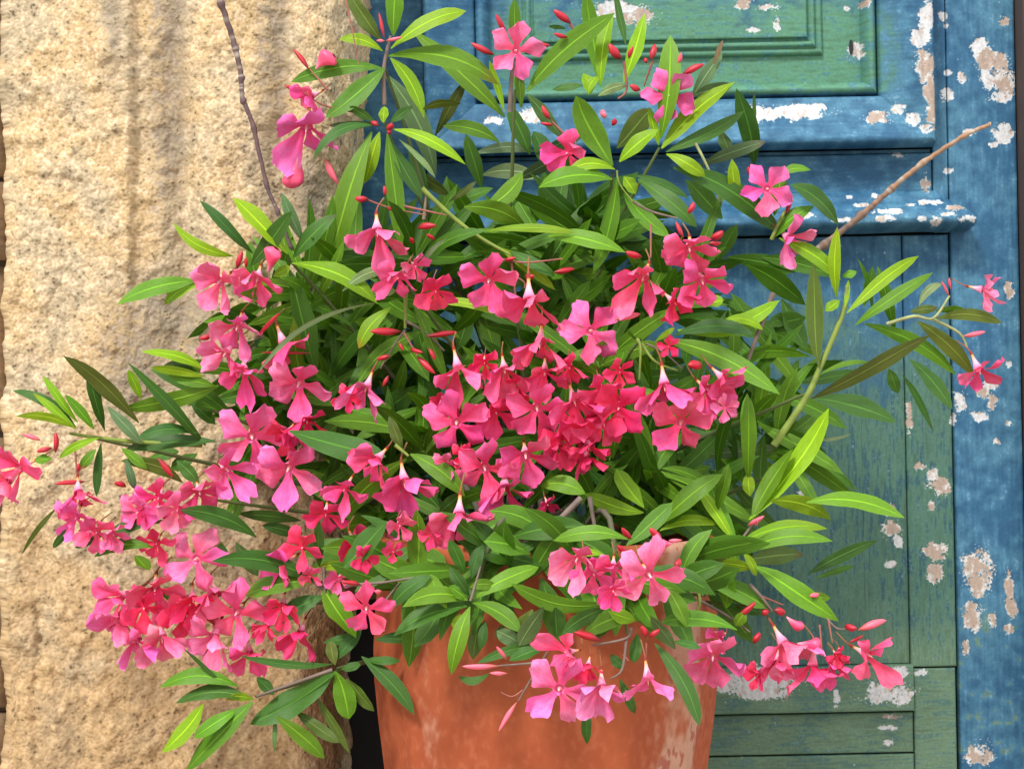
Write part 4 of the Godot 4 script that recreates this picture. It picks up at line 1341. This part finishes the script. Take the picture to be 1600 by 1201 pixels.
	flower(648, 415, 28, "p", 0.094, 0.3, 0.2, 64, false)
	flower(624, 431, 39, "q", 0.095, -0.4, 0.35, 31, false)
	flower(680, 452, 38, "r", 0.096, 0, 0.4, 22, false)
	flower(764, 438, 50, "q", 0.097, 0, 0.35, 0, true)
	flower(923, 517, 51, "p", 0.097, 0, 0, 40, true)
	bud(991, 485, 959, 499, 14, "r", 0.090)
	flower(573, 604, 44, "p", 0.099, -0.25, 0.6, 15, true)
	flower(543, 621, 24, "r", 0.100, 0, 0.3, 31, false)
	flower(701, 621, 31, "r", 0.123, -0.2, 0.5, 60, false)
	flower(757, 565, 28, "r", 0.124, 0.1, 0.4, 35, false)
	flower(799, 607, 37, "r", 0.125, -0.2, 0.4, 11, false)
	flower(942, 660, 44, "r", 0.126, 0.1, 0.4, 70, false)
	flower(938, 607, 40, "q", 0.127, 0, 0.5, 38, false)
	flower(890, 572, 31, "r", 0.127, 0.1, 0.5, 0, false)
	flower(890, 677, 51, "r", 0.128, 0.1, 0.4, 37, false)
	flower(774, 642, 40, "r", 0.129, 0.2, 0.4, 39, false)
	flower(872, 695, 31, "r", 0.130, 0, 0.6, 65, false)
	flower(917, 712, 31, "r", 0.131, 0.1, 0.7, 24, false)
	flower(919, 695, 37, "r", 0.132, 0.2, 0.6, 52, false)
	flower(968, 635, 52, "r", 0.133, -0.1, 0.4, 54, false)
	flower(968, 579, 28, "r", 0.134, 0, 0.4, 36, false)
	flower(905, 660, 38, "r", 0.135, 0.1, 0.3, 55, false)
	bud(1097, 569, 1076, 572, 21, "r", 0.128)
	bud(1045, 544, 1059, 551, 14, "r", 0.128)
	flower(1045, 541, 19, "r", 0.137, 0, 0.2, 57, false)
	flower(715, 572, 46, "q", 0.138, 0.3, 0.7, 20, true)
	flower(788, 576, 43, "q", 0.139, 0.1, 0.6, 29, true)
	flower(851, 579, 39, "q", 0.140, 0.05, 0.6, 39, false)
	flower(844, 534, 53, "q", 0.141, 0, 0.6, 20, true)
	flower(827, 467, 60, "q", 0.142, 0.05, 0.68, 10, true)
	flower(713, 660, 53, "q", 0.143, 0, 0.05, 54, true)
	flower(839, 637, 53, "q", 0.144, 0, 0.25, 0, true)
	flower(897, 625, 49, "q", 0.145, 0.1, 0.6, 33, true)
	flower(821, 710, 53, "q", 0.145, 0, 0.4, 20, true)
	flower(757, 730, 53, "q", 0.146, 0, 0.4, 10, true)
	flower(788, 759, 49, "q", 0.147, 0, 0.65, 5, true)
	flower(697, 724, 25, "p", 0.148, -0.2, 0.3, 10, false)
	flower(722, 709, 21, "r", 0.149, 0, 0.3, 5, false)
	flower(631, 751, 56, "q", 0.150, 0, 0.55, 20, true)
	flower(589, 717, 46, "q", 0.151, -0.3, 0.45, 59, true)
	flower(540, 761, 39, "q", 0.152, -0.4, 0.5, 35, false)
	flower(855, 786, 21, "r", 0.153, 0.3, 0.5, 66, false)
	flower(624, 819, 27, "q", 0.218, 0, 0.4, 68, false)
	flower(717, 803, 58, "q", 0.219, 0, 0.62, 15, true)
	flower(677, 833, 25, "r", 0.220, -0.2, 0.4, 60, false)
	flower(614, 861, 18, "r", 0.221, 0, 0.2, 43, false)
	flower(568, 868, 26, "r", 0.222, 0.2, 0.4, 18, false)
	flower(1052, 471, 39, "r", 0.138, 0.35, 0.5, 25, false)
	flower(1006, 432, 50, "q", 0.139, -0.1, 0.55, 15, true)
	flower(1097, 438, 47, "q", 0.140, 0.15, 0.4, 20, true)
	flower(1078, 387, 51, "q", 0.141, -0.05, 0.5, 10, true)
	bud(961, 501, 1001, 489, 15, "q", 0.134)
	flower(1129, 590, 42, "q", 0.142, 0.4, 0.5, 8, false)
	flower(1132, 637, 25, "p", 0.143, 0.3, 0.1, 52, false)
	flower(1104, 607, 45, "q", 0.144, 0.3, 0.4, 25, true)
	flower(1038, 600, 53, "q", 0.145, -0.1, 0.65, 15, true)
	flower(1064, 660, 52, "q", 0.146, 0.05, 0.3, 0, true)
	bud(1076, 334, 1084, 315, 13, "r", 0.139)
	bud(1111, 374, 1130, 360, 17, "r", 0.140)
	bud(1108, 381, 1127, 378, 12, "r", 0.141)
	bud(1003, 402, 978, 392, 15, "r", 0.142)
	stem([989, 315, 1017, 330, 1059, 341], 4.9, "w", 0.139)
	stem([1017, 350, 1017, 402], 4.2, "q", 0.139)
	bud(1069, 371, 1055, 346, 10, "r", 0.144)
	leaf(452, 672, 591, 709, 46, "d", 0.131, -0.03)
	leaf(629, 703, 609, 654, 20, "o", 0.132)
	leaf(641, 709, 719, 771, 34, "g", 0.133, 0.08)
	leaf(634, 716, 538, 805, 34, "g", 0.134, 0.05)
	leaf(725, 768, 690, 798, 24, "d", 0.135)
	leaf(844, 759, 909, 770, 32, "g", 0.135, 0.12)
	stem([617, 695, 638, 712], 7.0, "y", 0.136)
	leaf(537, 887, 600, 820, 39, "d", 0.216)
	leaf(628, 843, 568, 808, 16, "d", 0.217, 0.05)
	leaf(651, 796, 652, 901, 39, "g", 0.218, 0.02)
	leaf(1059, 516, 1206, 474, 31, "y", 0.071, -0.1)
	leaf(1122, 507, 1187, 515, 17, "y", 0.072, 0.2)
	leaf(1052, 523, 1168, 522, 25, "d", 0.073, 0.1)
	leaf(1038, 529, 1205, 608, 37, "g", 0.074, 0.05)
	stem([996, 530, 1001, 544, 999, 593], 5.6, "y", 0.075)
	stem([1003, 537, 1024, 565, 1059, 579], 5.6, "y", 0.075)
	stem([1010, 537, 1038, 551, 1066, 576], 4.2, "w", 0.076)
	leaf(947, 569, 887, 565, 21, "g", 0.077, 0.2)
	leaf(901, 565, 940, 590, 17, "g", 0.078, 0.1)
	stem([1209, 457, 1185, 520, 1164, 576], 9.1, "w", 0.079)
	leaf(1108, 474, 1129, 469, 20, "y", 0.080)
	leaf(1024, 534, 1052, 513, 10, "y", 0.081)
	stem([1209, 696, 1260, 621, 1281, 576, 1319, 485, 1324, 446], 11.9, "y", 0.051)
	leaf(1274, 623, 1391, 658, 36, "d", 0.052, 0.06)
	leaf(1281, 585, 1356, 569, 9, "g", 0.053, 0.1)
	leaf(1267, 623, 1441, 532, 27, "o", 0.054)
	leaf(1281, 572, 1272, 424, 31, "o", 0.054, -0.02)
	leaf(1312, 469, 1291, 485, 18, "y", 0.055)
	leaf(1321, 481, 1326, 441, 9, "y", 0.056)
	leaf(1351, 504, 1483, 580, 27, "g", 0.057, 0.07)
	leaf(1323, 488, 1427, 407, 23, "y", 0.058, 0.03)
	leaf(1337, 509, 1449, 433, 23, "g", 0.059, 0.03)
	leaf(1421, 562, 1483, 633, 27, "d", 0.060, 0.06)
	leaf(1389, 576, 1403, 611, 22, "d", 0.061)
	leaf(1410, 586, 1456, 668, 13, "d", 0.062, 0.03)
	leaf(1435, 501, 1516, 583, 29, "o", 0.063, 0.05)
	leaf(1463, 485, 1515, 495, 16, "g", 0.064, 0.1)
	leaf(1463, 497, 1558, 503, 22, "o", 0.064, 0.08)
	leaf(1422, 487, 1462, 481, 16, "o", 0.065)
	leaf(1436, 479, 1470, 446, 15, "p", 0.066, 0.16)
	stem([1386, 506, 1428, 494, 1459, 497, 1484, 462], 6.3, "p", 0.067)
	stem([1459, 499, 1499, 520, 1512, 544], 5.6, "p", 0.068)
	bud(1484, 462, 1471, 439, 6, "q", 0.073)
	bud(1485, 452, 1484, 433, 6, "q", 0.074)
	bud(1505, 524, 1541, 519, 11, "q", 0.075)
	flower(1534, 452, 34, "p", 0.084, 0.88, 0.05, 30, false)
	flower(1529, 576, 43, "q", 0.085, 0.2, 0.75, 20, true)
	leaf(1174, 737, 1167, 625, 27, "g", 0.101)
	leaf(1171, 751, 1168, 625, 27, "g", 0.102)
	leaf(1172, 775, 1169, 742, 22, "y", 0.103)
	leaf(1120, 801, 1137, 731, 22, "g", 0.104)
	leaf(1006, 800, 921, 773, 27, "y", 0.105, -0.06)
	leaf(1006, 793, 967, 738, 31, "y", 0.105, -0.03)
	leaf(1028, 822, 1122, 748, 34, "g", 0.106, 0.05)
	leaf(1031, 829, 1118, 820, 20, "y", 0.107, 0.12)
	leaf(1045, 819, 1073, 787, 18, "g", 0.108)
	leaf(1147, 843, 1091, 766, 22, "y", 0.109, 0.02)
	leaf(1151, 847, 1105, 748, 21, "g", 0.110)
	leaf(1059, 866, 1138, 873, 23, "o", 0.111, 0.04)
	leaf(1101, 840, 1147, 868, 14, "d", 0.112)
	leaf(1122, 861, 1094, 843, 21, "g", 0.113)
	leaf(1176, 812, 1234, 710, 29, "g", 0.114, 0.04)
	leaf(1171, 812, 1284, 651, 35, "y", 0.114, -0.05)
	leaf(1155, 885, 1141, 850, 18, "g", 0.115)
	leaf(1260, 784, 1402, 806, 30, "g", 0.116, 0.08)
	leaf(1204, 782, 1291, 810, 32, "y", 0.117, 0.1)
	leaf(1264, 897, 1364, 849, 23, "d", 0.118, 0.04)
	leaf(1274, 903, 1330, 885, 12, "d", 0.119)
	leaf(1151, 855, 1282, 829, 25, "y", 0.120, 0.12)
	leaf(1168, 875, 1250, 868, 32, "b", 0.121, 0.04)
	leaf(1158, 864, 1290, 846, 29, "g", 0.122, 0.1)
	leaf(1137, 882, 1135, 945, 30, "g", 0.122, 0.02)
	leaf(1179, 887, 1130, 880, 22, "y", 0.123)
	leaf(1161, 861, 1180, 897, 15, "y", 0.124, 0.06)
	leaf(1179, 885, 1300, 964, 38, "g", 0.125, 0.02)
	stem([1147, 864, 1154, 850, 1179, 815], 6.3, "w", 0.126)
	stem([1172, 913, 1189, 931, 1207, 955], 6.3, "w", 0.127)
	stem([1189, 931, 1224, 945], 4.2, "q", 0.128)
	stem([1087, 910, 1094, 938, 1086, 966], 6.3, "y", 0.129)
	stem([1094, 938, 1137, 962, 1172, 987], 4.9, "w", 0.130)
	bud(1169, 822, 1194, 805, 11, "q", 0.135)
	bud(1180, 822, 1183, 812, 8, "q", 0.136)
	bud(1281, 927, 1266, 932, 11, "q", 0.136)
	bud(1152, 966, 1181, 939, 13, "r", 0.137)
	bud(1179, 1006, 1186, 987, 15, "r", 0.138)
	bud(1210, 955, 1228, 955, 18, "r", 0.139)
	bud(1193, 962, 1200, 952, 14, "r", 0.140)
	bud(1229, 964, 1256, 980, 19, "c", 0.141)
	leaf(1165, 955, 1151, 976, 21, "g", 0.138)
	flower(1186, 1053, 26, "r", 0.153, -0.6, 0.3, 56, false)
	flower(1214, 1032, 35, "q", 0.154, -0.3, 0.6, 35, false)
	flower(1126, 996, 26, "p", 0.155, -0.5, 0.3, 23, false)
	flower(1114, 1025, 53, "p", 0.156, -0.15, 0.35, 20, true)
	flower(1224, 1004, 53, "p", 0.157, 0.35, 0.5, 45, true)
	bud(1247, 1008, 1284, 1003, 26, "c", 0.149)
	flower(1270, 1039, 50, "q", 0.158, 0, 0.72, 20, true)
	flower(1305, 1039, 30, "q", 0.159, -0.2, 0.6, 55, false)
	flower(1312, 1022, 21, "r", 0.160, 0.1, 0.5, 41, false)
	flower(1355, 1022, 46, "q", 0.161, 0.75, 0.3, 71, true)
	bud(1341, 983, 1386, 970, 17, "q", 0.154)
	bud(1320, 980, 1339, 980, 16, "r", 0.155)
	bud(1327, 1004, 1349, 992, 8, "r", 0.156)
	stem([1292, 966, 1309, 982, 1330, 981], 4.2, "w", 0.153)
	stem([1295, 969, 1301, 1004], 3.5, "q", 0.154)
	stem([1281, 976, 1285, 1018], 3.5, "q", 0.154)
	flower(1306, 1022, 19, "r", 0.167, 0.2, 0.4, 25, false)
	stem([540, 914, 596, 910, 653, 901], 5.6, "w", 0.241)
	stem([600, 941, 624, 910], 4.2, "w", 0.242)
	bud(596, 924, 585, 923, 11, "q", 0.247)
	bud(563, 914, 533, 908, 11, "r", 0.248)
	leaf(607, 952, 670, 904, 27, "d", 0.244, 0.08)
	leaf(680, 934, 733, 941, 21, "d", 0.245)
	leaf(726, 894, 704, 846, 23, "d", 0.246)
	leaf(737, 903, 752, 856, 24, "d", 0.247, 0.04)
	leaf(786, 976, 779, 997, 21, "o", 0.248)
	leaf(747, 962, 740, 1025, 29, "o", 0.249)
	leaf(758, 969, 751, 1011, 18, "d", 0.250)
	leaf(733, 931, 705, 889, 22, "d", 0.251)
	leaf(730, 936, 704, 917, 22, "g", 0.252)
	leaf(733, 917, 772, 916, 20, "g", 0.253, 0.1)
	leaf(740, 936, 834, 890, 30, "g", 0.254, 0.06)
	leaf(731, 938, 637, 948, 32, "g", 0.254, 0.15)
	leaf(730, 947, 624, 991, 31, "d", 0.255, 0.1)
	leaf(719, 959, 714, 985, 22, "y", 0.256)
	leaf(698, 950, 675, 901, 27, "g", 0.257, -0.04)
	leaf(737, 941, 809, 983, 29, "g", 0.258, 0.08)
	leaf(735, 948, 708, 1046, 31, "g", 0.259, 0.05)
	stem([735, 939, 751, 885], 4.9, "w", 0.260)
	leaf(852, 1008, 754, 1033, 18, "d", 0.261, 0.05)
	leaf(765, 1051, 720, 1056, 15, "d", 0.262, -0.2)
	leaf(814, 1004, 779, 987, 28, "b", 0.263)
	leaf(849, 948, 814, 1004, 32, "b", 0.263)
	flower(572, 950, 46, "q", 0.276, 0.1, 0.2, 0, true)
	leaf(832, 952, 800, 1006, 32, "o", 0.265)
	leaf(954, 942, 811, 915, 29, "g", 0.266, -0.1)
	leaf(870, 994, 868, 952, 29, "d", 0.267)
	leaf(947, 948, 884, 987, 27, "d", 0.268, 0.04)
	leaf(993, 959, 919, 990, 32, "g", 0.269, 0.08)
	leaf(951, 955, 989, 969, 25, "y", 0.270)
	leaf(849, 1010, 800, 1030, 22, "d", 0.271)
	leaf(982, 843, 874, 844, 27, "g", 0.271, 0.1)
	leaf(884, 871, 880, 906, 12, "y", 0.272, -0.15)
	leaf(944, 868, 905, 871, 14, "y", 0.273, 0.15)
	leaf(1152, 985, 1042, 973, 29, "g", 0.274, 0.1)
	leaf(1042, 920, 1072, 976, 27, "g", 0.275, 0.04)
	leaf(1017, 962, 1053, 1010, 22, "b", 0.276)
	leaf(1052, 1001, 1092, 1011, 15, "d", 0.277)
	leaf(996, 990, 991, 1032, 22, "d", 0.278)
	leaf(954, 1022, 972, 1043, 18, "d", 0.279)
	leaf(968, 1060, 991, 1110, 18, "d", 0.280)
	leaf(918, 1102, 917, 1158, 19, "d", 0.280)
	leaf(1024, 1004, 1088, 1124, 29, "d", 0.281, 0.06)
	bud(986, 843, 972, 823, 13, "r", 0.286)
	bud(984, 867, 963, 853, 14, "r", 0.287)
	bud(1033, 845, 1016, 823, 16, "r", 0.288)
	bud(1052, 850, 1031, 847, 18, "c", 0.289)
	bud(1058, 889, 1061, 872, 15, "r", 0.290)
	bud(1066, 843, 1045, 845, 9, "q", 0.291)
	stem([996, 868, 1045, 862], 3.5, "q", 0.288)
	stem([986, 980, 979, 997, 926, 1008], 5.6, "w", 0.289)
	stem([979, 999, 972, 1046, 954, 1060], 4.9, "w", 0.289)
	stem([974, 1022, 982, 1032], 4.2, "q", 0.290)
	stem([1010, 1004, 1010, 1036], 3.5, "q", 0.291)
	bud(937, 1002, 897, 986, 17, "r", 0.296)
	bud(1009, 996, 1003, 977, 15, "r", 0.297)
	bud(1016, 997, 1030, 982, 13, "r", 0.298)
	flower(902, 873, 44, "p", 0.307, -0.4, 0.3, 20, true)
	flower(926, 894, 39, "q", 0.308, 0.1, 0.4, 41, false)
	flower(958, 885, 40, "p", 0.309, -0.1, 0.45, 40, false)
	flower(958, 920, 32, "q", 0.310, 0, 0.5, 12, false)
	flower(1014, 897, 59, "p", 0.310, 0.05, 0.12, 10, true)
	flower(919, 1039, 28, "r", 0.311, 0, 0.5, 7, false)
	flower(888, 1018, 39, "q", 0.312, -0.6, 0, 20, false)
	flower(874, 1076, 58, "p", 0.313, -0.03, 0.1, 18, true)
	flower(940, 1071, 46, "p", 0.314, -0.05, 0.62, 29, true)
	flower(1012, 1059, 46, "p", 0.315, 0.05, 0.72, 35, true)
	bud(779, 1041, 722, 1040, 13, "q", 0.308)
	bud(793, 1051, 765, 1052, 9, "q", 0.309)
	bud(791, 1031, 776, 1009, 9, "q", 0.310)
	stem([831, 1036, 779, 1040], 4.2, "w", 0.307)
	stem([856, 1018, 824, 1071, 810, 1095], 4.2, "w", 0.307)
	bud(808, 1097, 779, 1142, 11, "q", 0.312)
	stem([817, 1078, 800, 1088, 782, 1081], 2.8, "q", 0.309)
	stem([908, 778, 845, 841, 800, 885, 765, 920], 10.5, "w", 0.181)
	stem([845, 841, 803, 843, 772, 850], 6.3, "w", 0.182)
	stem([921, 776, 931, 833], 8.4, "w", 0.183)
	stem([842, 847, 853, 885], 4.9, "w", 0.184)
	for p in [[600, 100, -0.02], [600, 190, -0.01], [805, 140, -0.02], [960, 270, 0.02], [1030, 230, 0.01], [452, 405, 0.04], [640, 450, 0.07], [150, 685, 0.05], [490, 910, 0.1], [525, 1045, 0.1], [400, 1088, 0.1], [735, 940, 0.24], [1000, 840, 0.1], [1150, 860, 0.1], [1270, 610, 0.05], [1210, 740, 0.04], [800, 450, 0.06], [330, 780, 0.05], [330, 640, 0.05], [1000, 530, 0.06], [870, 560, 0.06], [980, 990, 0.24], [1100, 930, 0.14], [940, 420, 0], [300, 960, 0.06], [1200, 950, 0.14]]:
		branch(p[0], p[1], p[2])
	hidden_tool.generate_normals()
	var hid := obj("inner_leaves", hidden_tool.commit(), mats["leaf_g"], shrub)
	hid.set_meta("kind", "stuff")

func _ready() -> void:
	var cam := Camera3D.new()
	cam.name = "camera"
	cam.position = Vector3(0, CH, CZ)
	cam.fov = rad_to_deg(2.0 * atan(600.5 / F))
	cam.far = 100.0
	cam.near = 0.05
	cam.current = true
	add_child(cam)
	var env := Environment.new()
	env.background_mode = Environment.BG_SKY
	var sky := Sky.new()
	var sm := ProceduralSkyMaterial.new()
	sm.sky_top_color = Color(0.97, 0.985, 1.0)
	sm.sky_horizon_color = Color(0.80, 0.81, 0.825)
	sm.sky_curve = 0.35
	sm.ground_bottom_color = Color(0.42, 0.38, 0.33)
	sm.ground_horizon_color = Color(0.55, 0.52, 0.48)
	sm.sky_energy_multiplier = 0.95
	sky.sky_material = sm
	env.sky = sky
	env.tonemap_mode = Environment.TONE_MAPPER_LINEAR
	env.tonemap_exposure = 2.24
	env.sdfgi_enabled = true
	env.ssao_enabled = true
	env.ssil_enabled = true
	var we := WorldEnvironment.new()
	we.name = "world_environment"
	we.environment = env
	add_child(we)
	var sun := DirectionalLight3D.new()
	sun.name = "sun"
	sun.light_energy = 0.5
	sun.light_color = Color(1.0, 0.98, 0.95)
	sun.light_angular_distance = 10.0
	sun.shadow_enabled = true
	sun.rotation_degrees = Vector3(-48, -30, 0)
	add_child(sun)

	rng.seed = 20240611
	soft = noise(0.02, 3, 3)
	var gm := mat(lin(0.34, 0.29, 0.23), 0.95)
	var gp := PackedVector3Array()
	for j in 41:
		for i in 41:
			gp.append(Vector3((i - 20) * 1.5, 0.0, (j - 20) * 1.5))
	var ground := obj("ground", grid_mesh(gp, PackedVector2Array(), PackedColorArray(), 41, 41), gm, self)
	ground.set_meta("kind", "structure")
	ground.set_meta("label", "pale stone paving in front of the door")
	build_pillar()
	build_door()
	build_pot()
	build_shrub()
